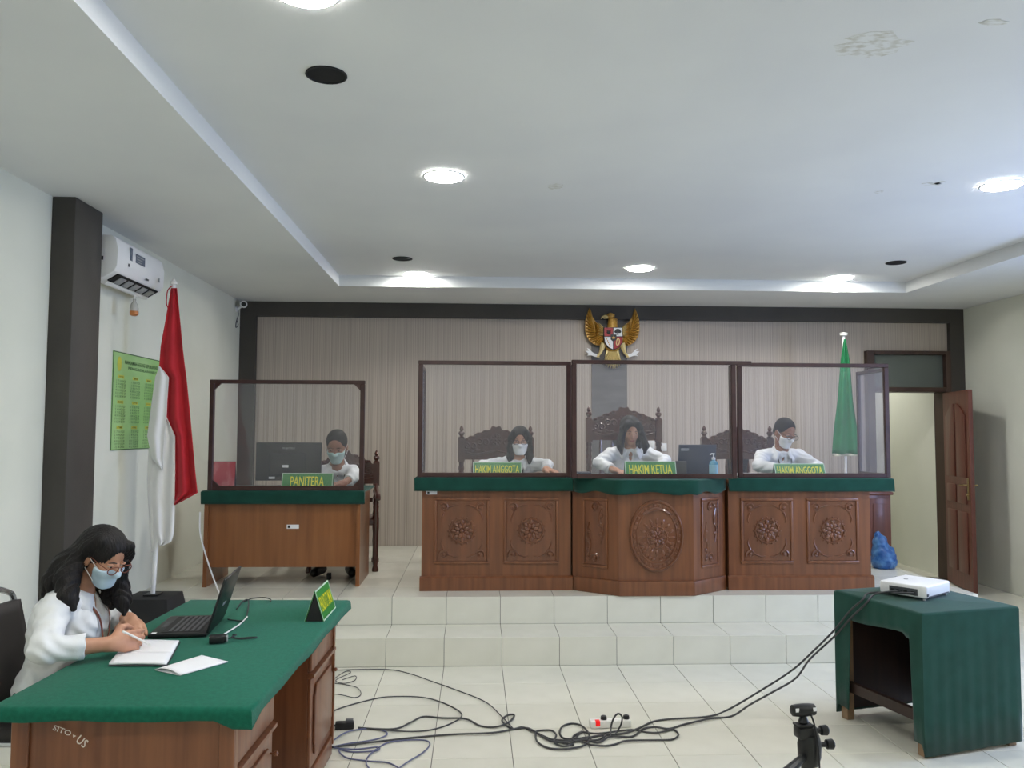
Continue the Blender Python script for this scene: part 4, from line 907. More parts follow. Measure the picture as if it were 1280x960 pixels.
# ================================================================ THE PROJECTOR TABLE
def proj_table():
    NL = at(1152,766,Z=.72); FLp = at(1041,736,Z=.72); NR = at(1275,757,Z=.72)
    ang = math.atan2(NR.y-NL.y, NR.x-NL.x)*.5 + (math.atan2(FLp.y-NL.y, FLp.x-NL.x)-pi/2)*.5; W_ = (NR-NL).length; D_ = (FLp-NL).length
    t = thing('projector_table', 'wooden table with shade-darkened inner boards under the green cloth, holding the projector', 'table', (NL.x,NL.y,0), ang)
    MB().box(.02,W_-.02,.02,D_-.02,.685,.71).build('top_board', 'wooddesk', t, smooth=False)
    for x in (.02,W_-.07):
        for y in (.02,D_-.07): MB().box(x,x+.05,y,y+.05,.0,.685).build('leg', 'woodpale', t, bevel=.003, seg=1)
    MB().box(.025,.055,.07,D_-.07,.16,.215).build('stretcher', 'woodshade', t, smooth=False); MB().box(W_-.055,W_-.025,.07,D_-.07,.06,.685).build('back_panel', 'woodshade', t, smooth=False)  # inner boards: the shade inside the table is put into their dark colour
    MB().box(.07,W_-.07,D_-.06,D_-.04,.06,.685).build('end_panel', 'woodshade', t, smooth=False)
    out = [(0,0),(W_,0),(W_,D_),(0,D_)]
    def drop(i,u):
        if i == 0: return .705-.015*u
        if i == 1: return .55
        if i == 2: return .69
        # opening side: u runs from the far corner to the near corner
        return .135+.012*math.sin(u*6)+(.50 if u < .17 else 0)+(.02 if u > .8 else 0)+(.50 if u > .885 else 0)
    c = skirt(out, 0, drop, 'felt_cover', 'feltdark', None, wav=.0022, sub=30, rnd=.014); c.location = (NL.x,NL.y,.7165); c.rotation_euler.z = ang; solidify(c, .004, -1)
    tag(c, 'long green cloth draped to the floor over the projector table', 'tablecloth')
    return t, ang, NL
_, PA, PNL = proj_table()
def projector():
    z = .718; a = at(1158,752,Z=z); b = at(1194,742,Z=z); c = at(1112,741,Z=z); ang = math.atan2(b.y-a.y,b.x-a.x); 
    t = thing('projector', 'white data projector with leads plugged into its side', 'projector', (a.x,a.y,z), ang); W_ = .30; D_ = .255; h = .078
    bd = MB(); bd.prism([(.012,0),(W_-.012,0),(W_,.03),(W_,D_),(0,D_),(0,.012)], .012, h); bd.build('body', 'white', t, bevel=.009, seg=3)
    for x,y in ((.02,.02),(W_-.03,.02),(W_/2,D_-.03)): MB().lathe([(.009,0),(.009,.013)], 10, T((x,y,0))).build('foot', 'grey', t)
    s = MB(); s.box(.03,W_-.03,-.001,.002,.016,.022); s.build('vent', 'greydark', t)
    MB().box(.012,.03,-.0012,.002,.022,.036).build('badge', 'greydark', t)
    p_ = MB(); p_.box(-.0015,.002,.045,.20,.022,.058); po = p_.build('port_panel', 'greydark', t)
    for y in (.06,.10,.14,.17): MB().box(-.004,-.0015,y,y+.02,.03,.045).build('socket', 'black', po)
    MB().lathe([(.03,0),(.03,.012),(.022,.013)], 18, T((W_*.7,D_,.045)) @ Matrix.Rotation(-pi/2,4,'X')).build('lens_ring', 'greydark', t)
    MB().lathe([(.004,0),(.012,.001),(.012,.003)], 14, T((W_*.5,D_*.7,h-.001))).build('focus_dial', 'grey', t)
    return (T((a.x,a.y,z)) @ Matrix.Rotation(ang,4,'Z'))
PM = projector()

# ================================================================ FLOOR CABLES
C4 = lambda x,y: (380+x*.265625, 720+y*.265625)
C5 = lambda x,y: (680+x*.296875, 720+y*.296875)
C8 = lambda x,y: (660+x*.15625, 870+y*.15625)
def floor_cable(label, px, r=.0045, m='cablegrey', z0=None, group='leads snaking over the white floor tiles', tail=()):
    pts = [at(*p, Z=r+.0012+.0022*(i%3)) for i,p in enumerate(px)]
    return cable(label, pts+list(tail), r, m, 6, 'floor_cable', group)
def side_hit(x, y, off=.022):
    d = _fw + _r*((x-640)/FPX) - _u*((y-480)/FPX); n = Vector((-math.cos(PA),-math.sin(PA),0)); p0 = Vector((PNL.x,PNL.y,0))+n*off
    return Vector((0,0,CH)) + d*((p0-Vector((0,0,CH))).dot(n)/d.dot(n))
def hang(px, ya, k):
    """free-hanging run up to the k-th pixel, where the lead meets the table's open side"""
    h = side_hit(*px[k]); return [at(*p, Y=ya+(h.y-ya)*(i+1)/(k+1)) for i,p in enumerate(px[:k])]+[side_hit(*p) for p in px[k:]]
floor_cable('thin lead running along the foot of the step', [C4(*p) for p in ((60,447),(120,445),(230,440),(400,440),(500,460),(600,495),(700,530),(850,590),(930,660),(985,718))], .003)
floor_cable('thin scribble of lead beside the desk pedestal', [C4(*p) for p in ((60,545),(118,552),(180,560),(240,572),(268,555),(250,525),(190,510),(130,500),(160,470),(200,448),(218,455),(150,490),(190,505),(240,490),(240,470),(180,488))], .0025)
floor_cable('lead making a wide arc towards the black wall adapter', [C4(*p) for p in ((90,690),(118,670),(150,630),(300,585),(400,568),(550,570),(650,595),(735,640),(730,672),(650,710),(550,730),(420,728),(255,712))], .0038)
floor_cable('dark lead from the black wall adapter with a small loop', [C4(*p) for p in ((255,714),(420,720),(500,690),(560,662),(650,668),(760,672),(830,705),(900,710),(960,690),(990,655),(958,655),(932,682),(980,718),(1050,715),(1100,740),(1180,775),(1270,795))], .005)
floor_cable('straight dark lead from the desk to the power strip', [C4(*p) for p in ((80,808),(135,805),(300,785),(500,762),(700,745),(880,738),(980,722),(1030,712),(1090,735),(1150,765),(1250,775))]+[C8(420,352),C8(560,350),C8(640,300)], .005)
floor_cable('bluish lead coiled at the desk plinth', [C4(*p) for p in ((90,800),(135,775),(200,735),(300,718),(375,728),(388,748),(330,770),(200,790),(140,806),(240,815),(345,805),(340,822),(230,828),(165,818),(200,855),(300,870),(400,880),(470,920))], .0038, 'cableblue')
floor_cable('bluish lead looping below the straight dark lead', [C4(*p) for p in ((330,930),(293,882),(310,840),(380,790),(450,775),(560,772),(592,790),(560,830),(480,880),(420,925))], .0038, 'cableblue')
f0 = C5(700,600); 
A0 = PM @ Vector((-.012,.06,.038)); A1 = PM @ Vector((-.012,.13,.04))
yf1 = at(*C5(780,560), Z=.006).y
floor_cable('projector lead that rises from the coil to the projector', [C8(420,290),C8(360,330),C8(380,360),C8(560,318),C8(760,300),C8(880,260),C8(1000,205),C8(1130,185),C5(570,600),C5(700,590),C5(780,560)], .0055,
    tail=hang([C5(900,490),C5(1040,400),C5(1130,320),C5(1225,225),(1062,764),(1078,750)], yf1, 3)+[at(1088,741,Z=.735),A0+Vector((-.04,0,.0)),A0])
yf2 = at(*C5(790,590), Z=.006).y
floor_cable('projector lead that rises beside the first one', [C8(460,345),C8(560,372),C8(660,325),C8(830,325),C8(920,265),C8(1020,248),C8(1130,262),C5(590,625),C5(700,600),C5(790,590)], .0055,
    tail=hang([C5(870,540),C5(960,490),C5(1060,430),C5(1120,350),C5(1225,252),(1064,772),(1082,755)], yf2, 4)+[at(1093,743,Z=.735),A1+Vector((-.04,-.01,.0)),A1])
floor_cable('dark lead coiled in wide loops left of the power strip', [C8(*p) for p in ((-20,255),(60,290),(200,365),(400,355),(490,320),(440,245),(360,220),(280,240),(252,290),(280,335),(360,345),(500,330),(460,385),(400,410),(280,425),(160,415),(80,370),(60,310),(75,280),(180,275),(225,310),(210,370),(280,402),(355,380),(365,320),(430,285))], .0052)
floor_cable('dark lead with a long flat loop in front of the power strip', [C8(*p) for p in ((380,345),(430,290),(560,300),(830,270),(950,290),(1050,292),(1150,268),(1195,290),(1200,318),(1160,345),(1080,352),(800,357),(700,385),(620,398),(500,390),(400,352))], .005)
# standing loop over the strip
c0 = at(*C8(660,320),Z=.006); y_ = c0.y+.05
cable('lead standing up in a narrow loop over the power strip', [c0]+[at(*C8(*p),Y=y_) for p in ((665,240),(690,170),(722,142),(752,165),(745,225),(712,285))]+[at(*C8(690,315),Z=.006)], .005, 'cablegrey')
# power strip
a = at(*C8(505,272),Z=0); b = at(*C8(830,262),Z=0); ang = math.atan2(b.y-a.y,b.x-a.x)
ps = thing('power_strip', 'white power strip with a lit red switch on the floor tiles', 'power strip', (a.x,a.y+.01,0), ang); LL = (b-a).length
MB().box(0,LL,0,.055,.001,.04).build('housing', 'whitewarm', ps, bevel=.006)
MB().box(LL*.12,LL*.23,-.002,.03,.014,.042).build('switch', 'switchred', ps, bevel=.002)
for k,px_ in enumerate((LL*.34,LL*.53,LL*.71,LL*.9)):
    so = MB(); so.lathe([(.019,0),(.021,.002),(.018,.003),(.016,.001)], 16, T((px_,.027,.04))); so.build('outlet', 'whitewarm', ps)
    if k in (0,3): MB().lathe([(.017,.0415),(.018,.048),(.016,.060),(.008,.064)], 14, T((px_,.027,0))).build('plug', 'black', ps)
c = at(432,911,Z=0)
wa = thing('wall_adapter', 'small black adapter block lying beside the desk pedestal', 'power adapter', (c.x,c.y,0), .1)
MB().box(-.055,.045,-.022,.022,.001,.038).build('adapter_body', 'black', wa, bevel=.005); MB().box(.0,.04,-.018,.018,.038,.05).build('plug_face', 'greydark', wa, bevel=.003); MB().tube([(-.055,0,.02),(-.09,0,.015)], .006).build('strain_relief', 'black', wa)
cable('white lead hanging down the side of the clerk desk', [at(250,640,Y=6.545),at(250,665,Y=6.53),at(256,690,Y=6.50),at(264,715,Y=6.45),at(274,741,Y=6.35),at(280,752,Y=6.16),at(290,790,Y=5.9),at(300,800,Z=H1+.008)], .006, 'white')

# ================================================================ WEBCAM ON TRIPOD
def tripod():
    Y = 1.9; c = at(1008,892,Y=Y); t = thing('camera_tripod', 'black tripod with a pan handle standing before the projector table', 'tripod', (c.x,Y,0), .12)
    z = c.z; pxm = Y/FPX*1.01
    def pp(x, y): q = at(x or 1008,y,Y=Y); return q.x-c.x, q.z
    MB().tube([(0,0,.42),(0,0,pp(1005,950)[1])], .0135, 14).build('centre_column', 'black', t)
    hx_, hz = pp(1011,930); hd_ = MB()
    hd_.lathe([(.020,pp(0,956)[1]),(.026,pp(0,945)[1]),(.027,pp(0,930)[1]),(.024,pp(0,922)[1]),(.022,pp(0,918)[1])], 16, T((.006,0,0))); hd_.build('pan_head', 'black', t, bevel=0)
    MB().box(-.026,.022,-.018,.018,pp(0,922)[1],pp(0,907)[1]).build('tilt_block', 'black', t, bevel=.006)
    MB().box(-.028,.012,-.014,.014,pp(0,907)[1],pp(0,904)[1]).build('mount_plate', 'blackmatte', t, bevel=.002)
    for x,z_ in ((.033,pp(0,914)[1]),(.047,pp(0,932)[1])):
        MB().lathe([(.006,-.022),(.006,0),(.011,.002),(.012,.016),(.008,.02)], 12, T((x,0,z_)) @ Matrix.Rotation(pi/2,4,'Y')).build('knob', 'black', t)
    x0,z0 = pp(1000,944); x1,z1 = pp(944,958); MB().tube([(.0,.0,z0+.004),(x0*.5+x1*.5,-.05,z0*.5+z1*.5+.003),(x1,-.08,z1)],[.007,.012,.013],10).build('pan_handle', 'black', t)
    MB().lathe([(.03,.60),(.034,.62),(.034,.68),(.02,.70)], 12).build('crown', 'black', t)
    for k in range(3):
        a = 2*pi*k/3+.9; d = Vector((math.cos(a),math.sin(a),0)); lg = MB(); lg.tube([d*.03+Vector((0,0,.65)), d*.19+Vector((0,0,.33))], .011, 8); lo = lg.build('leg', 'black', t)
        MB().tube([d*.18+Vector((0,0,.35)), d*.345+Vector((0,0,.02))], .008, 8).build('leg_extension', 'metal', lo); MB().ell(tuple(d*.348+Vector((0,0,.012))),(.013,.013,.012)).build('rubber_foot', 'black', lo)
        MB().tube([Vector((0,0,.45)), d*.13+Vector((0,0,.44))], .005, 6).build('brace', 'metal', t)
    w = at(1004,888,Y=Y); wt = thing('webcam', 'small black webcam seen from behind on the tripod head', 'webcam', (w.x,Y,pp(0,904)[1]+.0005), .12)
    zb = w.z-(pp(0,904)[1]+.0005)
    b = MB(); n = 18; W_ = .029
    b.lathe([(.009,-W_),(.0125,-W_*.92),(.014,-W_*.5),(.0145,0),(.014,W_*.5),(.0125,W_*.92),(.009,W_)], n, T((0,0,zb+.001)) @ Matrix.Rotation(pi/2,4,'Y')); b.build('camera_body', 'black', wt)
    MB().lathe([(.009,0),(.012,.003),(.008,zb-.014),(.005,zb-.010)], 12).build('swivel', 'black', wt)
    for x in (-.021,.022): 
        m = T((x,-.0125,zb+.005)); s = MB(); s.box(-.004,.004,-.0009,.0006,-.004,.004,m); s.build('sticker', 'paper', wt)
    cb = MB(); cb.tube(spline([(.01,-.016,zb-.004),(.016,-.022,zb-.03),(.017,-.033,zb-.07),(.018,-.035,zb-.12),(.016,-.03,.02-.16)],5), .0022, 6); cb.build('lead', 'black', wt)
tripod()

# ================================================================ THINGS ON WALLS
def air_con():
    y0, y1, z0, z1 = 5.33, 6.12, 2.585, 2.875; t = thing('air_conditioner', 'white split air conditioner with stickers beside the dark pillar', 'air conditioner', (XL, (y0+y1)/2, z0)); h = z1-z0; w2 = (y1-y0)/2
    prof = [(0,.02),(.06,.0),(.13,.012),(.20,.055),(.218,.09),(.222,.2),(.205,h-.02),(.18,h),(0,h)]
    b = MB(); b.prism([(x,z) for x,z in prof], -w2, w2, 'y'); b.build('housing', 'white', t, bevel=.006, seg=2)
    n = Vector((.07,0,.043)).normalized()
    lv = MB(); M = T((.165,0,.031)) @ Matrix.Rotation(-math.atan2(.043,.07),4,'Y'); lv.box(-.045,.035,-w2+.07,w2-.05,-.006,.0012,M); lo = lv.build('air_outlet', 'darkhole', t)
    for k in range(5): 
        y = -w2+.14+k*.12; q = MB(); q.box(-.04,.02,y,y+.085,-.012,-.005,M); q.build('vane', 'grey', lo, bevel=.003)
    f = MB(); f.box(-.07,-.045,-w2+.06,w2-.06,-.016,-.011,M); f.build('flap', 'white', t, bevel=.002)
    def st(name, y, z, w_, h_, m, par): x = .2235; return MB().box(x-.002,x+.0005,y-w_/2,y+w_/2,z-h_/2,z+h_/2).build(name, m, par)
    st('sticker', -w2+.20, .205, .035, .085, 'acsticker', t); s2 = st('sticker', -w2+.35, .195, .15, .062, 'acsticker', t)
    for k in range(3): MB().box(.2238,.2243,-w2+.29,-w2+.41-.02*k,.208-.018*k,.213-.018*k).build('print_line', 'grey', s2)
    st('indicator', w2-.10, .12, .014, .03, 'grey', t); st('brand_mark', -.02+.1, .085, .045, .012, 'greydark', t); st('badge', -w2+.17, .125, .02, .02, 'greydark', t)
    e = MB(); e.box(.06,.14,-w2-.0015,-w2+.002,.12,.20); eo = e.build('energy_label', 'paper', t); MB().box(.07,.13,-w2-.0022,-w2-.0015,.125,.15).build('label_print', 'black', eo)
    c = at(168,378,X=-2.37); bt = thing('plastic_bottle', 'small clear bottle with orange bottom hanging under the air conditioner', 'bottle', (-2.37, c.y, z0-.17))
    MB().lathe([(.018,.0),(.027,.006),(.028,.05),(.024,.075),(.011,.095),(.010,.115)], 14).build('bottle_body', 'plastic', bt); MB().lathe([(.016,-.004),(.029,.004),(.029,.028),(.016,.03)], 14).build('orange_cap', 'orange', bt)
    MB().tube([(0,0,.113),(.0,.01,.14),(-.02,.0,.155)], .003, 6).build('string', 'white', bt)
air_con()
def calendar():
    a = at(141,438,X=XL); b = at(139,563,X=XL); W_ = 1.02; H_ = a.z-b.z; t = thing('wall_calendar', 'green yearly wall calendar behind the red and white flag', 'calendar', (XL+.001, a.y, b.z))
    MB().box(0,.004,0,W_,0,H_).build('sheet', 'calgreen', t)
    fr = MB(); e = .006
    for y0,y1,z0,z1 in ((0,W_,0,e),(0,W_,H_-e,H_),(0,e,e,H_-e),(W_-e,W_,e,H_-e)): fr.box(.004,.007,y0,y1,z0,z1)
    fr.build('edge_strip', 'caldark', t)
    em = MB(); em.lathe([(.001,0),(.035,.001),(.035,.0)], 20, T((.005,.10,H_-.085)) @ Matrix.Rotation(pi/2,4,'Y') @ Matrix.Scale(1.5,4,(1,0,0))); em.build('seal', 'calgold', t)
    X_ = faceM
    text('title', 'MAHKAMAH AGUNG REPUBLIK INDONESIA', .74, .028, 'caldark', t, X_((.0055,.56,H_-.065),(0,1,0),(0,0,1)))
    text('subtitle', 'PENGADILAN NEGERI', .62, .02, 'caldark', t, X_((.0055,.56,H_-.105),(0,1,0),(0,0,1)))
    nm = ['JANUARI','FEBRUARI','MARET','APRIL','MEI','JUNI','JULI','AGUSTUS','SEPTEMBER','OKTOBER','NOVEMBER','DESEMBER']
    days = '\n'.join(' '.join('%2d' % (r+1+6*c) for c in range(5)) for r in range(6)); v,f = text_mesh(days, .17, .125, res=1)
    gm = MB(); gm.add(v, f); gm = gm.mesh('dates', ['caldark'], smooth=False, recalc=False)
    for i in range(12):
        cy = .135+.25*(i%4); cz = H_-.175-.18*(i//4); mo = MB().box(.004,.0048,cy-.05,cy+.05,cz-.011,cz+.011).build('month_band', 'calgold', t)
        text('month_name', nm[i], .07, .012, 'caldark', mo, X_((.0055,cy,cz),(0,1,0),(0,0,1)), res=1)
        d = link('dates', gm, t); d.matrix_local = X_((.0052,cy,cz-.085),(0,1,0),(0,0,1))
calendar()
def cctv():
    c = at(303,386,Y=8.72); t = thing('security_camera', 'small white security camera in the corner under the ceiling', 'camera', (XL,8.72,2.90))
    MB().lathe([(.03,0),(.03,.012),(.02,.016)], 14, Matrix.Rotation(pi/2,4,'Y')).build('mount', 'white', t); MB().tube([(.01,0,0),(.05,-.01,.02),(.07,-.02,.03)], .012).build('arm', 'white', t)
    M = T((.085,-.03,.045)) @ Matrix.Rotation(pi/2+.12,4,'X') @ Matrix.Rotation(.25,4,'Y'); MB().lathe([(.03,-.09),(.036,-.085),(.038,.05),(.034,.056)], 16, M).build('camera_body', 'white', t); MB().lathe([(.004,.06),(.024,.06),(.026,.05)], 16, M).build('lens', 'black', t)
    MB().tube(spline([(.02,.0,-.02),(.03,-.02,-.07),(.012,-.01,-.12),(.03,-.02,-.17),(.01,-.03,-.20),(.006,-.01,-.14),(.02,-.015,-.09)],5), .004, 6).build('cable', 'greydark', t)
cctv()
for px,l in (((829,559),'white wall socket beside the tallest carved armchair'),((814,556),'white wall switch half hidden by the unmasked judge')):
    c = at(*px,Y=8.9); s = thing('wall_socket', l, 'socket', (c.x,YB,c.z)); MB().box(-.042,.042,-.012,0,-.042,.042).build('plate', 'white', s, bevel=.004); MB().box(-.024,.024,-.016,-.012,-.024,.024).build('rocker', 'whitewarm', s, bevel=.003)

def emblem():
    Yp = YB-.07; c = at(765.6,428,Y=Yp); t = thing('eagle_emblem', 'gilded eagle emblem with a red, white and black shield on the back wall', 'emblem', (c.x,Yp,c.z)); K = 1/(9.6*FPX/Yp)
    E = lambda x,y: ((x-630)*K, (557-y)*K)
    def feather(mb, p0, p1, w_, y, th=.012):
        a, b = Vector(E(*p0)), Vector(E(*p1)); d = b-a; n = Vector((-d.y,d.x)).normalized()*w_*K; v = []; N = 7
        for i in range(N+1):
            u = i/N; ww = math.sin(pi*min(1,.18+.82*u)**.9)**.7 if u < 1 else 0; p = a+d*u; ww = max(ww,.04)
            v += [((p+n*ww).x, y+.004, (p+n*ww).y), (p.x, y-th, p.y), ((p-n*ww).x, y+.004, (p-n*ww).y)]
        f = []
        for i in range(N): f += [(3*i,3*i+1,3*i+4,3*i+3),(3*i+1,3*i+2,3*i+5,3*i+4)]
        mb.add(v, f)
    for s_ in (-1,1):
        m = lambda x,y: (630+s_*(x-630)*-1, y) if s_ > 0 else (x,y)
        wg = MB(); base = MB()
        out = [(352,140),(330,190),(312,240),(302,290),(298,335),(298,380),(302,425),(312,465),(328,502),(350,535),(378,562),(410,582),(442,592),(475,590)]
        bs = [(372,300),(385,330),(395,350),(402,372),(410,395),(418,415),(428,432),(438,450),(450,465),(462,478),(475,492),(488,505),(500,515),(508,520)]
        poly = [m(*p) for p in out]+[m(*p) for p in ((520,560),(515,400),(480,350),(430,310),(390,250))]
        base.prism([E(*p) for p in poly], .0, .03, 'y'); bo = base.build('wing', 'gold', t)
        for i,(p0,p1) in enumerate(zip(bs,out)):
            q = MB(); feather(q, m(*p0), m(*p1), 15 if i else 18, -.004-.0008*i); solidify(q.build('feather', 'gold', bo, angle=.4), .003)
        for i in range(9):
            a = i/8; p0 = (500-8*a,400+90*a); p1 = (405+10*math.sin(a*3)-0*a, 305+190*a); q = MB(); feather(q, m(*p0), m(*p1), 13, -.020); solidify(q.build('feather', 'gold', bo, angle=.4), .003)
        for i in range(6):
            a = i/5; p0 = (520,400+70*a); p1 = (455, 325+150*a); q = MB(); feather(q, m(*p0), m(*p1), 13, -.030); solidify(q.build('feather', 'goldpale', bo, angle=.4), .003)
        lg = MB(); pts = [m(515,570),m(500,630),m(478,690),m(450,722)]; lg.tube([(E(*p)[0],-.012,E(*p)[1]) for p in pts],[.034,.026,.016,.012],8); lo = lg.build('leg', 'goldpale', t)
        for k in range(3): 
            tl = MB(); a,b_ = m(455,716),m(432+16*k,742+4*(k%2)); tl.tube([(E(*a)[0],-.016,E(*a)[1]),(E(*b_)[0],-.03,E(*b_)[1])],[.009,.004],6); tl.build('talon', 'goldpale', lo)
        rb = MB(); r0 = [(470,742),(440,700),(400,690),(372,668),(350,640),(318,628),(345,660),(300,665),(340,700),(318,722),(370,716),(420,735)]; rb.prism([E(*m(*p)) for p in r0], -.006, .006, 'y'); rb.build('ribbon', 'flagwhite', t)
    bd = MB(); bd.ell((0,.0,E(0,520)[1]),(.105,.04,.15),14,8); bd.tube([(0,-.005,E(0,420)[1]),(-.004,-.01,E(0,340)[1]),(-.006,-.015,E(0,270)[1])],[.062,.05,.04],12); bd.ell((E(605,0)[0],-.02,E(0,240)[1]),(.046,.036,.036),12,8); bo = bd.build('body', 'gold', t)
    bk = MB(); bk.tube([(E(575,0)[0],-.025,E(0,250)[1]),(E(530,0)[0],-.028,E(0,243)[1]),(E(498,0)[0],-.028,E(0,256)[1]),(E(488,0)[0],-.028,E(0,276)[1])],[.017,.014,.009,.003],8); bk.tube([(E(570,0)[0],-.025,E(0,262)[1]),(E(520,0)[0],-.027,E(0,272)[1])],[.010,.004],6); bk.build('beak', 'goldpale', bo)
    MB().ell((E(584,0)[0],-.054,E(0,236)[1]),(.007,.004,.006)).build('eye', 'black', bo)
    cr = MB()
    for k in range(5): cr.tube([(E(590+12*k,0)[0],-.02,E(0,212+4*k)[1]),(E(604+13*k,0)[0],-.012,E(0,196+6*k)[1])],[.009,.003],6)
    for k in range(6): cr.tube([(E(660,0)[0],-.02,E(0,270+18*k)[1]),(E(690,0)[0],-.015,E(0,282+18*k)[1])],[.008,.003],6)
    cr.build('crest', 'gold', bo)
    tf = MB(); tf.prism([E(*p) for p in ((560,640),(700,640),(735,800),(630,850),(525,800))], -.004, .02, 'y'); to = tf.build('tail', 'goldpale', t)
    for k in range(9):
        a = (k-4)/4; q = MB(); feather(q, (630+30*a,670), (630+118*a,880-55*a*a), 17, -.010-.002*(4-abs(k-4))); solidify(q.build('feather', 'goldpale', to, angle=.4), .003)
    sh = [(512,382),(738,382),(745,490),(738,570),(700,625),(630,662),(560,625),(522,570),(512,490)]
    s = MB(); s.prism([E(*p) for p in sh], -.066, -.03, 'y'); so = s.build('shield', 'black', t, bevel=.003)
    def quad(name, pts, m, y=-.069): q = MB(); q.prism([E(*p) for p in pts], y, -.0645, 'y'); return q.build(name, m, so)
    quad('shield_quarter', [(518,388),(622,388),(622,490),(520,490)], 'shieldred'); w1 = quad('shield_quarter', [(632,388),(732,388),(737,490),(632,490)], 'flagwhite')
    quad('shield_quarter', [(520,500),(622,500),(622,648),(568,620),(530,566)], 'flagwhite'); quad('shield_quarter', [(632,500),(738,500),(730,566),(694,620),(632,650)], 'shieldred')
    tr = MB(); 
    for x,y,r in ((682,425,.030),(662,435,.02),(702,435,.02)): tr.ell((E(x,0)[0],-.07,E(0,y)[1]),(r,.004,r*.75),10,6)
    tr.prism([E(*p) for p in ((676,430),(688,430),(690,478),(674,478))], -.073, -.069, 'y'); tr.build('tree', 'black', so)
    ch = MB(); ch.tube([(E(682+18*math.cos(a)+.2*26*math.sin(a),0)[0],-.071,E(0,560-40*math.sin(a))[1]) for a in [2*pi*i/16 for i in range(16)]], .006, 6, True); ch.build('chain', 'goldpale', so)
    ri = MB()
    for k in range(5): ri.ell((E(548+10*k,0)[0],-.071,E(0,525+22*k)[1]),(.006,.003,.008),6,4)
    ri.build('rice_sprig', 'gold', so); bu = MB(); bu.ell((E(572,0)[0],-.07,E(0,445)[1]),(.022,.005,.018),10,6); bu.tube([(E(545,0)[0],-.07,E(0,420)[1]),(E(572,0)[0],-.07,E(0,432)[1]),(E(598,0)[0],-.07,E(0,420)[1])],[.003,.006,.003],6); bu.build('bull', 'black', so)
    ce = MB(); ce.prism([E(*p) for p in ((595,470),(665,470),(665,530),(630,560),(595,530))], -.075, -.066, 'y'); co_ = ce.build('shield_centre', 'black', so)
    stp = []
    for k in range(10): a = pi/2+k*pi/5; r = 24 if k%2 == 0 else 10; stp.append(E(630+r*math.cos(a), 508-r*math.sin(a)))
    q = MB(); q.prism(stp, -.077, -.074, 'y'); q.build('star', 'gold', so)
emblem()

# ================================================================ FLAGS
def cloth(name, rows, Y, m, parent, B, folds=2.5, amp=.02, ph=0, nu=16, sub=4):
    """rows: (pixel y, left pixel x, right pixel x) down the cloth"""
    R = []
    for i in range(len(rows)-1):
        for j in range(sub): R.append([rows[i][k]+(rows[i+1][k]-rows[i][k])*j/sub for k in range(3)])
    R.append(list(rows[-1])); mb = MB(); n = len(R)-1
    def fn(u,v):
        r = R[min(n,round(v*n))]; p = at(r[1]+(r[2]-r[1])*u, r[0], Y=Y+amp*math.sin(u*folds*2*pi+ph+v*.8)*(.3+.7*v)); return tuple(p-B)
    mb.grid(fn, nu, n); o = mb.build(name, m, parent, angle=2); solidify(o, .003, 0); return o
def red_white():
    Y = 5.96; bx = at(191,743,Y=Y); zb = H1; t0 = thing('flag_stand', 'black block stand on the step holding the red and white flag', 'flag stand', (bx.x,Y,zb)); hb = bx.z-zb-.005
    f = MB(); v = []
    for z,r in ((0,.205),(hb,.155)): v += [(-r,-r,z),(r,-r,z),(r,r,z),(-r,r,z)]
    f.add(v,[(3,2,1,0),(4,5,6,7),(0,1,5,4),(1,2,6,5),(2,3,7,6),(3,0,4,7)]); f.build('block', 'blackmatte', t0, bevel=.006); MB().box(-.05,.05,-.05,.05,hb,hb+.012).build('collar', 'black', t0, bevel=.003)
    B = Vector((bx.x,Y,zb+hb+.012)); t = thing('flag', 'red and white flag hanging folded on a white pole by the step', 'flag', B)
    top = at(217,356,Y=Y)-B; po = MB(); po.tube([(0,0,0),tuple(top)], .016, 12).build('pole', 'white', t); MB().lathe([(.016,0),(.026,.004),(.026,.02),(.012,.03),(.006,.045)], 12, T(top)).build('finial', 'whitewarm', t)
    cloth('red_field', [(360,214,221),(400,207,225),(432,201,228),(458,199,231),(472,209,233),(522,207,238),(545,217,240),(590,218,244),(616,218,247),(631,217,219)], Y-.035, 'red', t, B, 1.6, .028)
    cloth('white_field', [(458,198,199.5),(464,197,205),(472,194,211),(500,190,209),(523,187,208),(545,184,206),(573,190,204),(588,202,204)], Y-.05, 'flagwhite', t, B, 1.2, .015, 1)
    cloth('white_field', [(520,205,207.5),(545,200,219),(590,188,219),(620,185,218.5),(650,188,218),(668,190,217),(677,196,214),(682,199,204)], Y-.02, 'flagwhite', t, B, 1.8, .025, .5)
    cloth('white_field', [(560,186,196),(600,184,200),(640,186,198),(690,189,196)], Y-.0, 'flagwhite', t, B, 1.0, .012, 2)
    c = MB(); c.tube(spline([top+Vector((0,-.02,-.01)),top+Vector((-.03,-.03,-.05)),top+Vector((-.035,-.03,-.14)),top+Vector((-.02,-.025,-.18))],5), .004, 6); c.build('tie_cord', 'red', t)
    pq = MB(); tp = top+B; 
red_white()
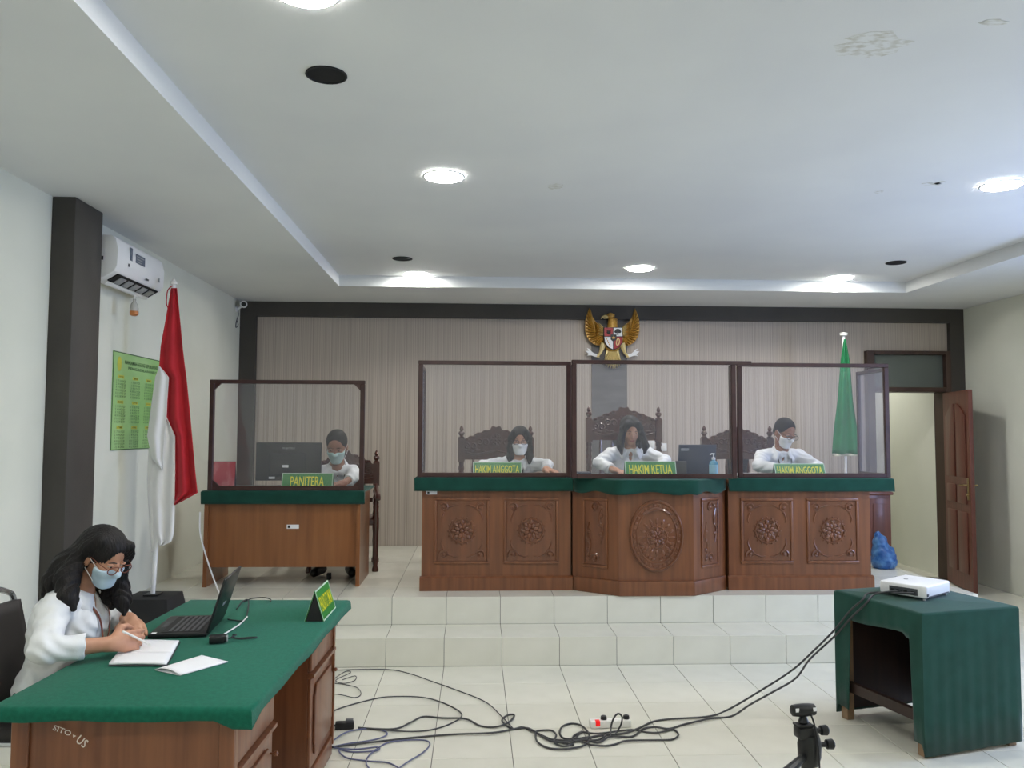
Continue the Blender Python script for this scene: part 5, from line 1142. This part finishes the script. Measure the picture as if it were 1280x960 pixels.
def green_flag():
    Y = 8.25; c = at(1054.5,420,Y=Y); bx = at(1052,600,Y=Y); B = Vector((c.x-.01,Y,PZ)); t = thing('flag', 'dark green fringed flag on a white pole behind the masked man judge', 'flag', B)
    MB().lathe([(.13,0),(.13,.03),(.05,.06),(.025,.1)], 18).build('base', 'blackmatte', t); top = c-B; MB().tube([(0,0,.05),tuple(top)], .014, 12).build('pole', 'white', t)
    MB().lathe([(.016,0),(.036,.006),(.04,.03),(.02,.036)], 14, T(top)).build('finial', 'whitewarm', t)
    g = cloth('green_field', [(424,1055,1057),(450,1051,1062),(500,1047,1066),(540,1042,1072),(568,1040,1076)], Y-.04, 'flaggreen', t, B, 2, .03)
    cloth('fringe', [(567,1040,1076),(570,1040,1076)], Y-.04, 'fringe', t, B, 2, .03, .8)
green_flag()

# ================================================================ THINGS ON THE BENCHES
def sign_at(label, words, px, py, Y, z, w_, h_, **k):
    p = at(px,py,Y=Y); return tent(label, (p.x,Y,z), 0, w_, h_, .09, 'signgreen', words, group=None, **k)
SZ = TZ+.002
def wpx(x0,x1,Y): return at(x1,585,Y=Y).x-at(x0,585,Y=Y).x
sign_at('green HAKIM ANGGOTA sign before the masked woman judge', 'HAKIM ANGGOTA', 621.5, 585, 6.52, SZ, wpx(591,652,6.48), .112, tw=.9, th=.6)
sign_at('green HAKIM KETUA sign before the unmasked judge', 'HAKIM KETUA', 812.5, 585, 6.40, SZ, wpx(781,845,6.36), .125, tw=.84, th=.6)
sign_at('green HAKIM ANGGOTA sign before the masked man judge', 'HAKIM ANGGOTA', 998.5, 585, 6.52, SZ, wpx(967,1030,6.48), .105, tw=.9, th=.6)
p = at(384,605,Y=6.66); tent('green PANITERA sign on the clerk desk', (p.x,6.68,CT), 0, wpx(352,416,6.64), .13, .08, 'signgreen', 'PANITERA', .66, .62)
def monitor():
    Y = 6.93; a = at(320,553,Y=Y); b = at(401,600,Y=Y); w2 = (b.x-a.x)/2; t = thing('monitor', 'black monitor seen from behind on the clerk desk', 'monitor', ((a.x+b.x)/2,Y,CT)); zt_ = a.z-CT; zb = .055
    MB().box(-w2,w2,0,.03,zb,zt_).build('housing', 'black', t, bevel=.006); MB().box(-w2*.55,w2*.55,-.018,0,zb+.05,zt_-.09).build('back_bulge', 'black', t, bevel=.01)
    MB().box(-w2+.01,w2-.01,.03,.031,zb+.012,zt_-.012).build('screen_panel', 'navy', t)
    MB().box(-.03,.03,.005,.03,.01,.12).build('neck', 'black', t, bevel=.003); MB().box(-.12,.12,-.07,.11,0,.012).build('foot', 'black', t, bevel=.005)
    text('logo', 'FUJITSU', .10, .018, 'grey', t, faceM((0,-.0012,zt_-.05),(1,0,0),(0,0,1)))
    for x,z,w_,h_ in ((-.02,.155,.05,.022),(.055,.085,.04,.026),(-.13,.06,.05,.018)): MB().box(x-w_/2,x+w_/2,-.0195,-.018,z-h_/2+.02,z+h_/2+.02).build('sticker', 'paper', t)
monitor()
c = at(277,606,Y=6.72); t = thing('desk_calendar', 'red printed desk calendar at the wall end of the clerk desk', 'calendar', (c.x,6.74,CT), .12)
for s_ in (-1,1):
    M = T((0,s_*.05,0)) @ Matrix.Rotation(s_*.22,4,'X'); MB().box(-.10,.10,-.0015,.0015,0,.225,M).build('leaf' if s_ < 0 else 'back_leaf', 'redprint' if s_ < 0 else 'navy', t)
mb = MB()
for k in range(12): mb.tube([(-.09+.016*k,-.006,.217),(-.09+.016*k,0,.228),(-.09+.016*k,.006,.217)], .0012, 5)
mb.build('spiral', 'grey', t)
def sheet(label, x0, x1, py, Y, z, d_=.2, th=.004, m='paper', cat='papers', name='paper_stack', rz=0):
    a = at(x0,py,Y=Y); b = at(x1,py,Y=Y); t = thing(name, label, cat, ((a.x+b.x)/2,Y,z), rz); w2 = (b.x-a.x)/2
    for k in range(3): MB().box(-w2+.003*k,w2-.002*k,.002*k,d_-.003*k,th*k/3,th*(k+1)/3).build('sheet', m, t)
    return t
sheet('white papers under the clerk\'s forearms', 409, 442, 612, 6.80, CT, .19)
sheet('white papers at the open end of the bench with the sticker', 545, 588, 590, 6.56, SZ, .22, .01)
sheet('white papers beside the masked woman judge\'s outstretched hand', 662, 704, 590, 6.52, SZ, .22, .006)
sheet('white papers beside the unmasked judge\'s hand', 730, 772, 590, 6.52, SZ, .22, .006)
sheet('dark folder at the corner of the bay-fronted bench', 722, 740, 588, 6.76, SZ, .16, .02, 'navy', 'folder', 'folder')
sheet('grey-white files beside the masked man judge\'s elbow', 930, 962, 588, 6.50, SZ, .2, .022)
# clerk keyboard
a = at(340,605,Y=6.72); t = thing('keyboard', 'dark keyboard and leads at the foot of the clerk\'s monitor', 'keyboard', (a.x,6.74,CT), .05); MB().box(-.15,.16,0,.12,.002,.018).build('keyboard_body', 'greydark', t, bevel=.004)
mb = MB(); mb.tube(spline([(-.15,.05,.01),(-.22,.0,.006),(-.26,.06,.006),(-.2,.1,.006),(-.27,.12,.006)],6), .003, 6); mb.build('lead', 'cablegrey', t)
# laptop, box and sanitizer of the presiding judge
def back_laptop():
    Y = 6.66; a = at(845,557,Y=Y); b = at(892,589,Y=Y); W_ = b.x-a.x; t = thing('laptop', 'dark laptop with its lid up on the bay-fronted bench', 'laptop', ((a.x+b.x)/2+.01,Y,SZ)); h = a.z-SZ
    MB().box(-W_/2,W_/2,.0,.22,.002,.018).build('base', 'black', t, bevel=.003); M = T((0,0,.014)) @ Matrix.Rotation(.2,4,'X'); MB().box(-W_/2,W_/2,-.006,.004,0,h,M).build('lid', 'navy', t, bevel=.004)
    s = MB(); s.box(-W_/2+.02,-W_/2+.085,-.0068,-.006,h-.05,h-.028,M); s.build('sticker', 'grey', t)
back_laptop()
c = at(851,580,Y=6.50); t = thing('phone_stand', 'small black upright case in front of the dark laptop', 'case', (c.x,6.50,SZ)); MB().box(-.045,.045,-.012,.012,.0,.125).build('case_body', 'black', t, bevel=.005); MB().box(-.035,.035,.012,.05,0,.006).build('case_foot', 'black', t, bevel=.002)
c = at(892,580,Y=6.42); t = thing('sanitizer_bottle', 'blue pump bottle of hand sanitizer on the bay-fronted bench', 'bottle', (c.x,6.42,SZ))
MB().lathe([(.028,0),(.034,.005),(.034,.11),(.026,.125),(.013,.132),(.013,.14)], 18).build('bottle_body', 'sanitizer', t); MB().lathe([(.015,.138),(.015,.156),(.005,.158),(.005,.178),(.009,.18),(.009,.19)], 12).build('pump', 'white', t)
MB().tube([(0,0,.184),(-.02,-.01,.185),(-.032,-.016,.178)], .005, 8).build('nozzle', 'white', t)
lb = MB(); lb.lathe([(.0346,.03),(.0346,.10)], 18); lb.f = lb.f[:-2]; lb.m = lb.m[:-2]; lb = lb.build('label', 'bluelabel', t); lb.scale = (1,1,1)
# cabinet and blue bag at the platform's end
a = at(1117,615,Y=7.62); t = thing('side_cabinet', 'low dark wooden cabinet at the end of the platform behind the blue bag', 'cabinet', (a.x-.24,7.62,PZ)); hc_ = a.z-PZ
MB().box(-.22,.22,.02,.36,.04,hc_-.03).build('carcass', 'doorwood', t, bevel=.004); MB().box(-.24,.24,0,.38,hc_-.03,hc_).build('top_board', 'doorwood', t, bevel=.008)
for x in (-.2,.16):
    for y in (.03,.31): MB().box(x,x+.04,y,y+.04,0,.04).build('foot', 'doorwood', t)
for x0 in (-.205,.005): 
    d_ = MB().box(x0,x0+.2,.008,.02,.07,hc_-.06).build('cupboard_door', 'doorwood', t, bevel=.004); MB().box(x0+.035,x0+.165,.002,.008,.12,hc_-.11).build('door_panel', 'doorwood', d_, bevel=.004)
c = at(1102,704,Z=PZ); f = Field(.008)
f.cap((-.02,0,.07),(-.04,0,.23),.105,.065,.03).cap((.05,0,.14),(.055,.0,.05),.045,.045,.05).cap((-.05,0,.26),(-.06,.0,.30),.05,.03,.03)
bo = link('plastic_bag', f.mesh('plastic_bag','bag',wrinkle=.006,extra=lambda F,X,Y,Z: np.maximum(F,-Z+.001)), None, (c.x-.11,7.36,PZ)); tag(bo, 'crumpled blue plastic bag on the platform beside the cabinet', 'bag')
